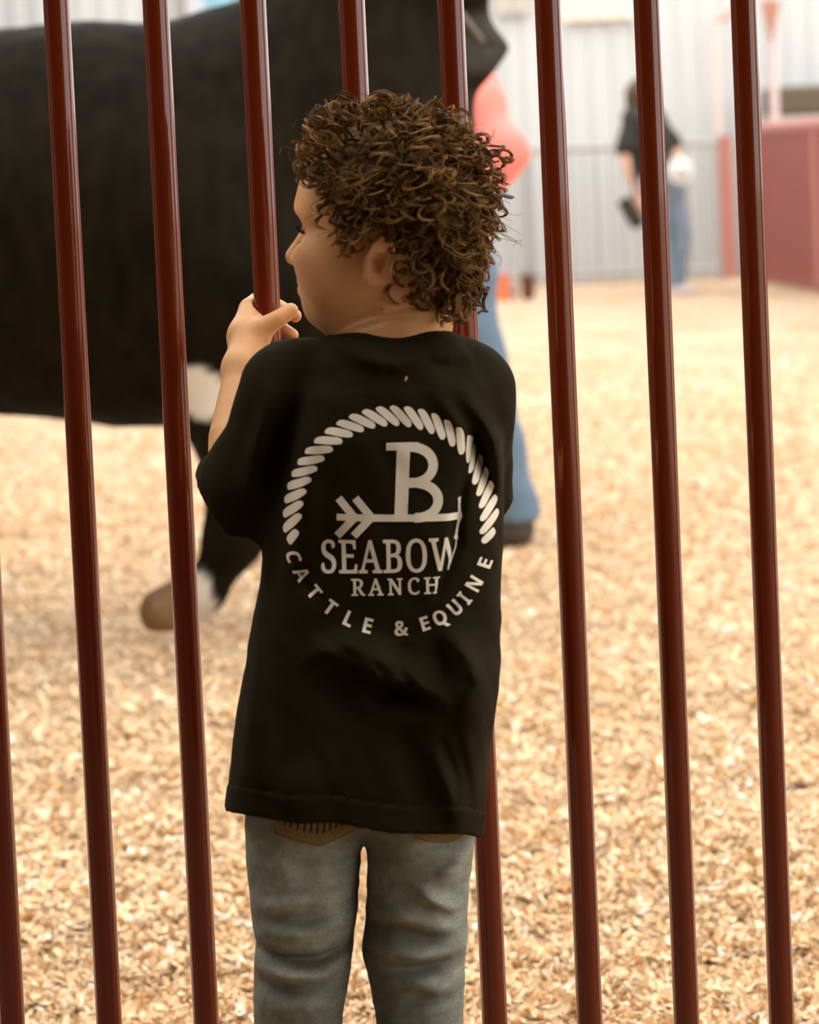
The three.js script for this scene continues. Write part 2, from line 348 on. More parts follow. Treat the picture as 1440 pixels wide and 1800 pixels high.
// left arm and the hand closed round the bar
const barX = at(487, 900, 0).x, armF = (() => {
  const sh = P(500, 690, 0.2), el = P(408, 862, 0.145), wr = P(423, 648, 0.05);
  const list = [cone(sh, el, 0.033, 0.0235), chain([el, P(405, 770, 0.105), wr], [0.0225, 0.0205, 0.0150])];
  const palm = blend([cone(wr, P(434, 590, 0.014), 0.0148, 0.0165), cone(P(434, 590, 0.014), P(438, 546, -0.008), 0.0165, 0.0105), cone(wr, P(448, 598, 0.028), 0.0135, 0.0125), cone(P(430, 600, 0.0), P(429, 590, -0.02), 0.014, 0.011)], 0.012);
  const thumb = chain([P(445, 602, 0.028), P(462, 578, 0.029), P(488, 561, 0.0275), P(511, 546, 0.0225)], [0.0125, 0.0102, 0.0088, 0.0076]);
  const index = chain([P(441, 540, -0.008), P(450, 529, -0.021), P(488, 538, -0.0255), P(519, 555, -0.010)], [0.0095, 0.0082, 0.0072, 0.0066]);
  const middle = chain([P(434, 562, -0.016), P(452, 560, -0.030), P(486, 572, -0.030), P(514, 589, -0.012)], [0.0095, 0.0082, 0.0072, 0.0064]);
  const ring = chain([P(430, 588, -0.020), P(448, 592, -0.033), P(480, 602, -0.031), P(506, 613, -0.013)], [0.009, 0.0078, 0.0068, 0.006]);
  const pinky = chain([P(428, 610, -0.018), P(445, 618, -0.030), P(474, 626, -0.029), P(494, 633, -0.014)], [0.008, 0.0068, 0.006, 0.0054]);
  const web = cone(P(443, 552, 0.002), P(456, 582, 0.024), 0.0075, 0.008);
  return (x, y, z) => {
    let d = smin(list[0](x, y, z), list[1](x, y, z), 0.012);
    d = smin(d, palm(x, y, z), 0.012); d = smin(d, thumb(x, y, z), 0.006); d = smin(d, web(x, y, z), 0.012);
    let f = Math.min(index(x, y, z), middle(x, y, z), ring(x, y, z), pinky(x, y, z));
    f = smin(d, f, 0.005);
    return Math.max(f, 0.0134 - Math.hypot(x - barX, z));
  };
})();
const armHi = [at(530, 500, 0.2), at(340, 920, 0.2)];
const barX2 = at(831, 900, 0).x, bodyF = (() => {
  const hip = P(640, 1430, 0.2), chest = P(675, 800, 0.2);
  const lst = [cone(P(685, 700, 0.2), P(660, 1000, 0.2), 0.075, 0.072), cone(P(660, 1000, 0.2), P(645, 1290, 0.2), 0.072, 0.06), cone(P(590, 730, 0.2), P(780, 730, 0.195), 0.055, 0.055),
    chain([P(560, 1380, 0.2), P(540, 1750, 0.195), P(525, 2120, 0.19), P(527, 2400, 0.2)], [0.034, 0.03, 0.028, 0.024]), chain([P(735, 1380, 0.2), P(738, 1750, 0.195), P(728, 2120, 0.19), P(730, 2400, 0.2)], [0.034, 0.03, 0.028, 0.024]),
    cone(P(500, 690, 0.2), P(430, 840, 0.16), 0.03, 0.022), cone(P(810, 700, 0.19), P(843, 860, 0.14), 0.03, 0.022), chain([P(843, 865, 0.135), P(800, 880, 0.075)], [0.02, 0.016])];
  const rest = blend(lst.slice(0, 7), 0.03); void hip; void chest;
  const hd = hand(P(797, 880, 0.07), [-0.6, 0.1, -0.5], [0, -0.4, 0.4], 0.105), fore = lst[7];
  return (x, y, z) => { let d = smin(rest(x, y, z), fore(x, y, z), 0.02); for (const h of hd) d = smin(d, h(x, y, z), 0.004); return Math.max(d, 0.0145 - Math.hypot(x - barX2, z)); };
})();
{
  const lo = (c, m) => [c.x - m[0], c.y - m[1], c.z - m[2]], hi = (c, m) => [c.x + m[0], c.y + m[1], c.z + m[2]];
  const nk = [fold([[606, 574], [650, 556], [700, 545], [748, 538]], 0.25, 0.0022, 0.0028), fold([[622, 582], [680, 563], [745, 555]], 0.25, 0.0016, 0.0026)];
  const hf = (x, y, z) => (z > 0.18 ? nk[0](x, y) + nk[1](x, y) : 0) + smin(smin(headWorldF(x, y, z), neckF(x, y, z), 0.018), traps(x, y, z), 0.025);
  const hb = surface(hf, lo(headO, [0.125, 0.22, 0.13]), hi(headO, [0.125, 0.11, 0.13]), 0.0027, skinPaint);
  const ab = surface(armF, [armHi[1].x, armHi[1].y, -0.06], [armHi[0].x, armHi[0].y, 0.245], 0.0026, skinPaint);
  const bb = surface(bodyF, [-0.25, 0.0, -0.06], [0.16, 0.97, 0.32], 0.011, skinPaint);
  part('body', mergeGeometries([bb, hb, ab]), skin, boy, 'fair skin of face, neck, arm and hand');
}
// eyes
for (const s of [-1, 1]) {
  const g = new THREE.SphereGeometry(0.0122, 24, 16).scale(HS, HS, HS), p = g.attributes.position, col = [];
  for (let i = 0; i < p.count; i++) { const q = Math.acos(clamp(p.getX(i) / 0.0122 / HS, -1, 1)); col.push(...(q < 0.2 ? [0.01, 0.008, 0.006] : q < 0.5 ? [0.10, 0.05, 0.02] : [0.75, 0.7, 0.65])); }
  g.setAttribute('color', new THREE.Float32BufferAttribute(col, 3));
  g.applyQuaternion(headQ); const c = headW(0.0665, -0.014, 0.032 * s); g.translate(c.x, c.y, c.z);
  part('eye', g, phys({ vertexColors: true, roughness: 0.1, clearcoat: 1 }), boy);
}
// eyelashes
for (const s of [-1, 1]) {
  const list = [];
  for (let i = 0; i < 22; i++) for (const up of [1, -1]) {
    if (up < 0 && i % 2) continue;
    const a = lerp(-0.75, 1.15, i / 21), n = V(Math.cos(a), 0, Math.sin(a) * s), b = V(0.067 + 0.0143 * Math.cos(a), -0.0145 + 0.0042 * up * Math.cos(a * 0.8), (0.032 + 0.0143 * Math.sin(a)) * s), l = up > 0 ? 0.0085 : 0.005;
    const c = b.clone().addScaledVector(n, l * 0.55).add(V(0, up > 0 ? -0.0005 : -0.002, 0)), e = b.clone().addScaledVector(n, l).add(V(0, up > 0 ? 0.004 : -0.0035, 0));
    list.push(new THREE.TubeGeometry(new THREE.CatmullRomCurve3([b, c, e].map((v) => headW(v.x, v.y, v.z))), 5, 0.0003, 4));
  }
  part('eyelashes', mergeGeometries(list), mat({ color: lin(0.02, 0.01, 0.006), roughness: 0.7 }), boy);
}
// hair: ringlets of fine strands over a dark mass
{
  const r = rng(2024), pos = [], nor = [], col = [], idx = [], pts = [];
  const line = [[0, 0.064], [0.45, 0.058], [0.75, 0.040], [0.98, 0.012], [1.16, -0.022], [1.34, -0.012], [1.5, 0.012], [1.8, -0.006], [2.05, -0.040], [2.4, -0.060], [3.2, -0.064]];
  const lowest = (a) => { for (let i = 1; i < line.length; i++) if (a <= line[i][0]) return lerp(line[i - 1][1], line[i][1], (a - line[i - 1][0]) / (line[i][0] - line[i - 1][0])); return -0.066; };
  const scalp = (nx, ny, nz) => [CR.c[0] + CR.r[0] * nx + (nx > 0 ? 0.006 * nx : 0), CR.c[1] + CR.r[1] * ny, CR.r[2] * nz];
  const hairy = (p) => { const a = Math.atan2(Math.abs(p[2]), p[0]); return p[1] > lowest(a) - (p[2] > 0 && a > 0.35 && a < 0.95 ? 0.022 : 0); };
  const UP = V(0, 1, 0).applyQuaternion(headInv); // world up in the head's axes
  function tube(c, rad, tint0, tint1) { // a strand of three sides
    const n = c.length, base = pos.length / 3, t = V(0, 0, 0), a = V(0, 0, 0), b = V(0, 0, 0), v = V(0, 0, 0);
    for (let i = 0; i < n; i++) {
      t.subVectors(c[Math.min(i + 1, n - 1)], c[Math.max(i - 1, 0)]).normalize();
      a.set(0.3, 0.2, 0.93).cross(t).normalize(); b.crossVectors(t, a);
      const w = rad * (1 - 0.55 * (i / (n - 1)) ** 3), k = i / (n - 1);
      for (let s = 0; s < 3; s++) {
        const q = s * 2.0944; v.copy(a).multiplyScalar(Math.cos(q)).addScaledVector(b, Math.sin(q));
        pos.push(c[i].x + v.x * w, c[i].y + v.y * w, c[i].z + v.z * w); nor.push(v.x, v.y, v.z);
        col.push(lerp(tint0[0], tint1[0], k), lerp(tint0[1], tint1[1], k), lerp(tint0[2], tint1[2], k));
      }
      if (i) for (let s = 0; s < 3; s++) { const p0 = base + (i - 1) * 3, p1 = base + i * 3, u = (s + 1) % 3; idx.push(p0 + s, p0 + u, p1 + s, p0 + u, p1 + u, p1 + s); }
    }
  }
  const N = 1000; let locks = 0;
  for (let i = 0; i < N; i++) {
    const y = 1 - 2 * (i + 0.5) / N, q = i * 2.399963, rr = Math.sqrt(1 - y * y), p = scalp(Math.cos(q) * rr, y, Math.sin(q) * rr);
    if (!hairy(p)) continue;
    if (p[2] > 0.02 && p[1] < 0.0 && p[0] > -0.05) { if (r() < 0.4) continue; } // the far side shows little
    for (let g = 0; g < 12; g++) { const w = headW(p[0], p[1], p[2]); if (neckF(w.x, w.y, w.z) > -0.003) break; const l = Math.hypot(p[0] - 0.0, p[2]); p[0] += p[0] / l * 0.0025; p[2] += p[2] / l * 0.0025; }
    locks++;
    const n = V((p[0] - CR.c[0]) / CR.r[0] ** 2, (p[1] - CR.c[1]) / CR.r[1] ** 2, p[2] / CR.r[2] ** 2).normalize();
    const topness = sstep(0.03, 0.085, p[1]), edge = sstep(0.03, 0.0, p[1] - lowest(Math.atan2(Math.abs(p[2]), p[0])));
    const td = V(r() - 0.5, r() - 0.5, r() - 0.5).multiplyScalar(0.9 + topness).addScaledVector(UP, -(1.0 - 0.5 * topness)); // hangs and strays
    if (p[0] > 0.03 && p[1] > 0.045) td.x += 0.8; else td.x -= 0.3;
    td.addScaledVector(n, -td.dot(n)).normalize();
    const tuft = 1 + 0.75 * noise(p[0] * 30, p[1] * 30, p[2] * 30);
    const nape = sstep(0.02, -0.03, p[1]) * sstep(0.01, -0.03, p[0]);
    if (nape > 0) { n.y *= 1 - 0.75 * nape; n.x -= 0.35 * nape; n.normalize(); td.set(td.x, td.y - 0.3, td.z); td.addScaledVector(n, -td.dot(n)).normalize(); }
    const H = tuft * (0.014 + 0.016 * r() + 0.011 * topness + (p[0] > 0.04 ? 0.008 : 0)) * (1 - 0.5 * edge * (1 - nape)) * (1 + 0.35 * nape), L = (0.017 + 0.021 * r() + 0.011 * nape) * (1 - 0.35 * edge * (1 - nape)) ;
    const R = 0.0062 + 0.0075 * r() * r() + 0.001 * topness, turns = 1.5 + 1.3 * r(), ph = r() * 6.28, hand2 = r() < 0.5 ? -1 : 1, seg = Math.round(11 * turns + 8);
    const side = new THREE.Vector3().crossVectors(n, td).normalize();
    const gold = 0.12 + 0.6 * r(), dk = [0.070, 0.031, 0.009], gd = [0.47, 0.235, 0.062];
    const c0 = dk.map((v, k) => lerp(v, gd[k], gold)), c1 = c0; // one tone from root to tip
    const strands = 8 + Math.floor(r() * 4);
    for (let s = 0; s < strands; s++) {
      const dph = (r() - 0.5) * 0.45, dr = 1 + (r() - 0.5) * 0.28, ox = (r() - 0.5) * 0.0034, oy = (r() - 0.5) * 0.0034, fz = r() * 50, out = [], stray = r() < 0.1 ? 1.5 : 1;
      for (let k = 0; k <= seg; k++) {
        const t = k / seg, e = 1 - (1 - t) ** 2, h = H * Math.sin(Math.min(1, t * 1.7) * 1.5708) - 0.004 * t * t, l = L * t * t * 0.4 + L * t * 0.6;
        const a = ph + dph + hand2 * turns * 6.283 * t, ra = R * e * (1 - 0.45 * t * t * t) * dr * stray;
        const v = V(p[0], p[1], p[2]).addScaledVector(n, h - 0.003 + ox * e).addScaledVector(td, l).addScaledVector(side, oy * e + Math.cos(a) * ra)
          .addScaledVector(n, Math.sin(a) * ra * 0.85 * (0.4 + 0.6 * t)).addScaledVector(td, Math.sin(a) * ra * 0.5);
        v.x += 0.0012 * noise(fz, k * 0.5, 1); v.y += 0.0012 * noise(fz, k * 0.5, 5); v.z += 0.0012 * noise(fz, k * 0.5, 9);
        out.push(v.multiplyScalar(HS).applyQuaternion(headQ).add(headO));
      }
      const b = 0.75 + 0.5 * r();
      tube(out, 0.00042 + 0.00022 * r(), c0.map((v) => v * b), c1.map((v) => v * b));
    }
  }
  // wisps that stand off the outline
  for (let i = 0; i < 300; i++) {
    const q = r() * 6.283, y = -0.5 + 1.5 * r(), rr = Math.sqrt(Math.max(0, 1 - y * y)), p = scalp(Math.cos(q) * rr, y, Math.sin(q) * rr);
    if (!hairy(p) || p[1] < 0) continue;
    const n = V((p[0] - CR.c[0]) / CR.r[0] ** 2, (p[1] - CR.c[1]) / CR.r[1] ** 2, p[2] / CR.r[2] ** 2).normalize(), td = V(r() - 0.5, r() - 0.8, r() - 0.5).normalize(), side = new THREE.Vector3().crossVectors(n, td).normalize();
    const H = 0.02 + 0.012 * r() + (p[1] > 0.05 ? 0.008 : 0), R = 0.004 + 0.006 * r(), tn = 0.7 + 1.0 * r(), ph = r() * 6, out = [];
    for (let k = 0; k <= 26; k++) { const t = k / 26, a = ph + tn * 6.283 * t; out.push(V(p[0], p[1], p[2]).addScaledVector(n, H * Math.sin(t * 1.9) + Math.sin(a) * R * t).addScaledVector(td, 0.03 * t).addScaledVector(side, Math.cos(a) * R * t).multiplyScalar(HS).applyQuaternion(headQ).add(headO)); }
    tube(out, 0.00035, [0.3, 0.155, 0.05], [0.3, 0.155, 0.05]);
  }
  const g = new THREE.BufferGeometry();
  g.setAttribute('position', new THREE.Float32BufferAttribute(pos, 3)); g.setAttribute('normal', new THREE.Float32BufferAttribute(nor, 3)); g.setAttribute('color', new THREE.Float32BufferAttribute(col, 3)); g.setIndex(idx);
  // the mass under the ringlets
  const massF = (x, y, z) => {
    tmp.set(x - headO.x, y - headO.y, z - headO.z).applyQuaternion(headInv).divideScalar(HS); const a = tmp.x, b = tmp.y, c = tmp.z;
    const k = Math.hypot((a - CR.c[0]) / CR.r[0], (b - CR.c[1]) / CR.r[1], c / CR.r[2]), low = lowest(Math.atan2(Math.abs(c), a)) + 0.004;
    const lump = 0.004 * noise(a * 90, b * 90, c * 90) + 0.002 * noise(a * 220, b * 220, c * 220);
    return HS * smax((k - 1) * 0.072 - 0.008 * sstep(low - 0.002, low + 0.03, b) - 0.002 + lump, low - b, 0.006);
  };
  const mass = surface(massF, [headO.x - 0.115, headO.y - 0.1, headO.z - 0.11], [headO.x + 0.115, headO.y + 0.125, headO.z + 0.11], 0.0035, (x, y, z) => { const k = 1 + 0.25 * noise(x * 150, y * 60, z * 150); return [0.17 * k, 0.084 * k, 0.024 * k]; });
  mass.deleteAttribute('uv');
  part('hair', mergeGeometries([g, mass]), phys({ vertexColors: true, roughness: 0.55, specularIntensity: 0.4, sheen: 0.2, sheenColor: lin(0.5, 0.3, 0.12) }), boy, 'brown curly ringlets');
}
// a fold: a line across the cloth that stands out (or sinks) on the side towards +z
function fold(pts, z, amp, width) {
  const w = pts.map(([x, y]) => at(x, y, z)), segs = [];
  for (let i = 0; i + 1 < w.length; i++) segs.push([w[i].x, w[i].y, w[i + 1].x - w[i].x, w[i + 1].y - w[i].y]);
  const n = segs.length;
  return (x, y) => {
    let best = 1e9, where = 0;
    for (let i = 0; i < n; i++) { const [ax, ay, dx, dy] = segs[i], t = clamp(((x - ax) * dx + (y - ay) * dy) / (dx * dx + dy * dy), 0, 1), d = (x - ax - dx * t) ** 2 + (y - ay - dy * t) ** 2; if (d < best) { best = d; where = (i + t) / n; } }
    const q = best / (width * width); if (q > 6) return 0;
    return amp * Math.exp(-q) * (0.25 + 0.75 * Math.sin(Math.PI * clamp(where, 0, 1)));
  };
}
function rows(list, z, depth) { // list: [py, left, right, half depth, centre z]
  const R = list.map(([py, l, r, hd, cz]) => { const a = at(l, py, z), b = at(r, py, z); return [(a.y + b.y) / 2, (a.x + b.x) / 2, (b.x - a.x) / 2, hd, cz]; }).sort((a, b) => a[0] - b[0]);
  void depth;
  return (y) => { let i = 0; while (i < R.length - 2 && y > R[i + 1][0]) i++; const t = clamp((y - R[i][0]) / (R[i + 1][0] - R[i][0]), 0, 1), s = t; return [lerp(R[i][1], R[i + 1][1], s), lerp(R[i][2], R[i + 1][2], s), lerp(R[i][3], R[i + 1][3], s), lerp(R[i][4], R[i + 1][4], s)]; };
}
// ---- t-shirt
{
  const prof = rows([[640, 500, 840, 0.065, 0.2], [680, 478, 868, 0.078, 0.2], [760, 470, 880, 0.088, 0.2], [930, 466, 884, 0.09, 0.2], [1010, 458, 882, 0.088, 0.2], [1090, 440, 880, 0.088, 0.2], [1250, 416, 868, 0.096, 0.202], [1320, 408, 860, 0.1, 0.204], [1415, 395, 850, 0.102, 0.206], [1480, 390, 845, 0.103, 0.206]], 0.2);
  const sh = blend([cone(P(672, 655, 0.216), P(724, 655, 0.216), 0.049, 0.049), cone(P(650, 660, 0.205), P(512, 692, 0.2), 0.039, 0.040), cone(P(735, 662, 0.205), P(812, 690, 0.19), 0.042, 0.042)], 0.022);
  const slL = blend([cone(P(510, 690, 0.2), P(446, 850, 0.182), 0.044, 0.042), cone(P(446, 850, 0.182), P(428, 905, 0.178), 0.042, 0.036), cone(P(425, 870, 0.19), P(372, 846, 0.165), 0.03, 0.013)], 0.025);
  const slR = cone(P(812, 690, 0.19), P(850, 895, 0.135), 0.042, 0.0295);
  const hemA = at(395, 1415, 0.27), hemB = at(846, 1459, 0.27), hs = (hemB.y - hemA.y) / (hemB.x - hemA.x);
  const slA = at(344, 848, 0.2), slB = at(400, 936, 0.2), slC = at(900, 889, 0.15);
  const slBot = at(440, 941, 0.2).y;
  const folds = [
    fold([[600, 1128], [690, 1165], [770, 1212]], 0.29, 0.0197438, 0.012), fold([[560, 1190], [600, 1220], [620, 1260]], 0.29, -0.01053, 0.014), fold([[540, 1160], [580, 1140], [620, 1120]], 0.29, 0.01053, 0.01),
    fold([[700, 1255], [790, 1235], [840, 1180]], 0.29, 0.0131625, 0.016), fold([[640, 1225], [700, 1228], [780, 1250]], 0.29, -0.01053, 0.012), fold([[800, 1130], [835, 1190], [830, 1300]], 0.29, 0.015795, 0.016),
    fold([[770, 1330], [800, 1400], [812, 1450]], 0.29, 0.01053, 0.010), fold([[700, 1290], [740, 1360], [760, 1430]], 0.29, -0.00658125, 0.014), fold([[480, 1150], [460, 1280], [450, 1400]], 0.29, 0.01053, 0.014),
    fold([[835, 740], [845, 800], [862, 880]], 0.28, -0.0118463, 0.008), fold([[815, 690], [868, 780], [880, 860]], 0.27, 0.01053, 0.008), fold([[540, 640], [510, 760], [500, 900], [480, 1050]], 0.27, -0.01053, 0.012),
    fold([[560, 720], [530, 860], [515, 980]], 0.28, 0.0078975, 0.016), fold([[600, 610], [640, 630], [700, 640], [760, 625]], 0.26, 0.0057915, 0.008), fold([[740, 630], [790, 650], [830, 640]], 0.26, -0.005265, 0.008),
    fold([[480, 690], [450, 790], [430, 880]], 0.23, 0.0078975, 0.010), fold([[505, 720], [478, 820], [470, 900]], 0.24, -0.01053, 0.010), fold([[560, 1330], [520, 1380], [500, 1420]], 0.29, 0.0078975, 0.016),
    fold([[545, 1125], [610, 1160], [690, 1195], [770, 1214]], 0.29, 0.0078, 0.006), fold([[600, 1180], [650, 1215], [720, 1222]], 0.29, -0.0065, 0.006), fold([[690, 1150], [720, 1200], [745, 1245]], 0.29, -0.0052, 0.005), fold([[790, 1120], [820, 1150], [845, 1200]], 0.29, 0.0078, 0.007), fold([[770, 1140], [790, 1190], [800, 1240]], 0.29, -0.0052, 0.006),
    fold([[630, 1140], [660, 1180], [665, 1215]], 0.29, 0.0039, 0.004), fold([[590, 1235], [680, 1243], [760, 1240]], 0.29, 0.0039, 0.006), fold([[775, 1300], [800, 1370], [806, 1430]], 0.29, -0.0052, 0.005), fold([[820, 1290], [835, 1370], [838, 1440]], 0.29, 0.0039, 0.006), fold([[760, 690], [800, 740], [830, 770]], 0.28, 0.0039, 0.006), fold([[455, 1130], [440, 1250], [425, 1380]], 0.28, 0.0039, 0.006), fold([[640, 600], [660, 640], [650, 700]], 0.27, 0.0026, 0.008),
    fold([[620, 930], [560, 990], [520, 1050]], 0.29, -0.005265, 0.014), fold([[700, 1130], [705, 1160], [730, 1180]], 0.29, -0.0078975, 0.010)];
  const crease = fold([[835, 780], [806, 900], [803, 965], [770, 1040]], 0.29, -0.0065, 0.0055), crease2 = fold([[500, 985], [535, 1030], [565, 1062]], 0.29, -0.004, 0.0055), crease3 = fold([[730, 1115], [790, 1080], [812, 1050]], 0.29, -0.005, 0.0055);
  const mouthL = (d, x, y, z) => { const nx = slB.y - slA.y, ny = -(slB.x - slA.x), l = Math.hypot(nx, ny), q = ((x - slA.x) * nx + (y - slA.y) * ny) / l; return Math.max(d, q - 0.002, slBot - y); };
  const outer = (x, y, z, cut) => {
    const [cx, hw, hd, cz] = prof(y), top = at0y - y;
    const a = Math.abs(x - cx) / hw, b = Math.abs(z - cz) / hd, pw = 2.35 + 0.7 * sstep(0.85, 0.6, y);
    let d = (Math.pow(Math.pow(a, pw) + Math.pow(b, pw), 1 / pw) - 1) * Math.min(hw, hd) * 0.95;
    d = smax(d, -top, 0.05);
    d = smin(d, sh(x, y, z), 0.034);
    const whole = smin(smin(d, slL(x, y, z), 0.022), slR(x, y, z), 0.018);
    if (cut) { d = smin(d, mouthL(slL(x, y, z), x, y, z), 0.022); d = smin(d, Math.max(slR(x, y, z), slC.y - y - (slC.x - x) * 0.75), 0.018); } else d = whole;
    if (cut && d < 0.03 && d > -0.03) {
      const back = sstep(0.19, 0.25, z);
      let o = 0; for (const f of folds) o += f(x, y); o += crease(x, y) + crease2(x, y) + crease3(x, y);
      o *= back; o += 0.0022 * noise(x * 22, y * 9, z * 16) + 0.0012 * noise(x * 50 + y * 20, y * 30, z * 40) + 0.0016 * sstep(0.75, 0.5, y) * noise(x * 30, y * 5, 4);
      d -= o;
    }
    return d;
  };
  const at0y = at(690, 628, 0.2).y;
  const neckCut = blend([cone(P(697, 500, 0.208), P(690, 640, 0.2), 0.047, 0.043)], 0.01), collarPt = at(690, 589, 0.25);
  const F = (x, y, z) => {
    let d = outer(x, y, z, true);
    if (d > 0.02) return d;
    d = Math.max(d, -(outer(x, y, z, false) + 0.017));
    const hem = hemA.y + (x - hemA.x) * hs - clamp(0.3 - z, 0, 0.12) * 0.22 + 0.002 * Math.sin(x * 60) + 0.0015 * noise(x * 40, 0, z * 20);
    d = Math.max(d, hem - y);
    const t = (hem + 0.0235 - y); d -= 0.0012 * sstep(0.0, 0.002, t) - 0.0008 * Math.exp(-((t / 0.0016) ** 2));
    const below = collarPt.y - 0.0035 - (0.252 - z) * 0.22 + (x - collarPt.x) * -0.06 - y, nc = neckCut(x, y, z);
    if (nc < 0.03) d += 0.0016 * gauss((Math.max(below, nc) - 0.0095) / 0.0018);
    d = Math.max(d, -Math.max(neckCut(x, y, z), collarPt.y - 0.0035 - (0.252 - z) * 0.22 + (x - collarPt.x) * -0.06 - y));
    return d;
  };
  const lo = at(335, 1480, 0.3), hi = at(915, 575, 0.3);
  const g = surface(F, [lo.x - 0.012, lo.y - 0.02, 0.085], [hi.x + 0.012, hi.y + 0.02, 0.325], 0.0031);
  const knit = canvasTex(256, 256, (c, w, h) => { const r = rng(8); const im = c.createImageData(w, h); for (let i = 0; i < w * h; i++) { const x = i % w, y = i / w | 0, k = 128 + 50 * Math.sin(x * 0.785) * Math.sin(y * 0.393) + (r() - 0.5) * 70; im.data[i * 4] = im.data[i * 4 + 1] = im.data[i * 4 + 2] = k; im.data[i * 4 + 3] = 255; } c.putImageData(im, 0, 0); }, false);
  knit.repeat.set(18, 18);
  const black = phys({ color: lin(0.0180, 0.0126, 0.0042), roughness: 0.9, specularIntensity: 0.16, sheen: 0.5, sheenColor: lin(0.1, 0.073, 0.022), sheenRoughness: 0.5, bumpMap: knit, bumpScale: 0.0003, side: THREE.DoubleSide });
  const shirt = part('t_shirt', g, black, boy, 'black short-sleeved t-shirt with a white print on the back');
  // collar rib
  const cp = []; for (let i = 0; i < 40; i++) { const a = i / 40 * 6.2832, v = at(691, 588, 0.2); cp.push(V(v.x + 0.0455 * Math.cos(a), v.y - 0.004 - 0.012 * Math.max(0, -Math.sin(a)) + 0.006 * Math.cos(a + 2.9), v.z + 0.006 + 0.044 * Math.sin(a))); }
  const cg = new THREE.TubeGeometry(new THREE.CatmullRomCurve3(cp, true), 120, 0.0055, 8, true);
  part('collar', cg, black, shirt);
  // the print on the back, its own ink on the cloth
  const S = 1024 / 0.232, ctr = at(693, 922, 0.288), ca = Math.cos(-0.022), sa = Math.sin(-0.022);
  const local = (x, y) => { const dx = x - ctr.x, dy = y - ctr.y; let u = dx * ca - dy * sa * -1, v = dy * ca - dx * sa; // along the boy's own upright
    const cl = at0crease(y); u += 0.0055 * sstep(-0.003, 0.003, x - cl) * sstep(0.10, 0.06, v) * sstep(-0.085, -0.05, v); return [u, v]; };
  const cw = [[835, 780], [806, 900], [803, 965], [770, 1040], [700, 1120]].map(([x, y]) => at(x, y, 0.29));
  const at0crease = (y) => { for (let i = 0; i + 1 < cw.length; i++) if (y <= cw[i].y && y >= cw[i + 1].y) return lerp(cw[i].x, cw[i + 1].x, (y - cw[i].y) / (cw[i + 1].y - cw[i].y)); return 9; };
  const ink = canvasTex(1024, 1024, (c, w) => {
    c.clearRect(0, 0, w, w); c.fillStyle = '#fff'; c.strokeStyle = '#fff'; c.save(); c.translate(512, 512);
    const pxm = S / 1925; // photograph pixels to texture pixels
    c.scale(pxm, pxm); // now in photograph pixels about (693, 922)
    const rx = 172, ry = 182; // middle of the rope
    // rope: slanted strands round the upper arc
    const a0 = Math.PI * 1.035, a1 = -Math.PI * 0.055, n = 27;
    for (let i = 0; i <= n; i++) {
      const a = lerp(a0, a1, i / n), x = rx * Math.cos(a), y = -ry * Math.sin(a), tan = Math.atan2(-ry * Math.cos(a), -rx * Math.sin(a));
      c.save(); c.translate(x, y); c.rotate(tan + Math.PI); c.rotate(0.78);
      const taper = i === 0 || i === n ? 0.62 : 1;
      c.beginPath(); c.moveTo(-24 * taper, 3); c.bezierCurveTo(-22 * taper, -7, -10, -7.2, 14 * taper, -6.4); c.bezierCurveTo(25 * taper, -5, 25 * taper, 2, 20 * taper, 4.6); c.bezierCurveTo(8, 7.4, -8, 6.6, -20 * taper, 6.6); c.quadraticCurveTo(-25 * taper, 6.4, -24 * taper, 3); c.fill();
      c.restore();
    }
    // the letter over its arrow
    c.lineCap = 'butt';
    const bx = 30, by = -69;
    c.save(); c.translate(bx, by); c.transform(1, 0.03, -0.06, 1, 0, 0); c.lineWidth = 22; c.strokeStyle = '#fff';
    c.beginPath(); c.moveTo(-15, -67); c.lineTo(-15, 62); c.stroke();
    c.lineWidth = 13; c.beginPath(); c.moveTo(-44, -61); c.lineTo(10, -62); c.stroke();
    c.lineWidth = 16; c.beginPath(); c.moveTo(-12, -60); c.bezierCurveTo(48, -66, 52, 2, -4, 0); c.stroke(); c.beginPath(); c.moveTo(-12, 0); c.bezierCurveTo(62, -8, 62, 60, 8, 58); c.stroke(); c.restore();
    c.lineWidth = 12; c.beginPath(); c.moveTo(-72, -13); c.lineTo(118, -8); c.stroke();
    c.lineWidth = 13; for (const o of [-42, -70]) { c.beginPath(); c.moveTo(o - 22, -46); c.lineTo(o + 4, -13); c.lineTo(o - 26, 18); c.stroke(); }
    c.lineWidth = 11; c.beginPath(); c.moveTo(-96, -14); c.lineTo(-60, -13); c.stroke();
    c.lineWidth = 10; c.beginPath(); c.moveTo(112, -40); c.quadraticCurveTo(118, -16, 121, -8); c.quadraticCurveTo(112, 8, 106, 26); c.stroke();
    // the words
    c.textAlign = 'center'; c.textBaseline = 'alphabetic';
    const word = (t, x, y, size, width, gap, heavy) => { c.save(); c.translate(x, y); c.font = `${size}px serif`; const m = [...t].reduce((n, ch) => n + c.measureText(ch).width + gap, -gap); c.scale(width / m, 1); c.textAlign = 'left'; c.lineWidth = heavy; let q = -m / 2; for (const ch of t) { c.fillText(ch, q, 0); c.strokeText(ch, q, 0); q += c.measureText(ch).width + gap; } c.restore(); };
    word('SEABOW', -6, 80, 76, 240, 2, 2); word('RANCH', 0, 119, 38, 150, 7, 1.2);
    const ring = 'CATTLE & EQUINE', r2x = 180, r2y = 176, from = Math.PI * 1.085, to = Math.PI * 1.885;
    const where = [0, 0.073, 0.155, 0.235, 0.315, 0.39, 0, 0.515, 0, 0.605, 0.665, 0.735, 0.79, 0.86, 0.945];
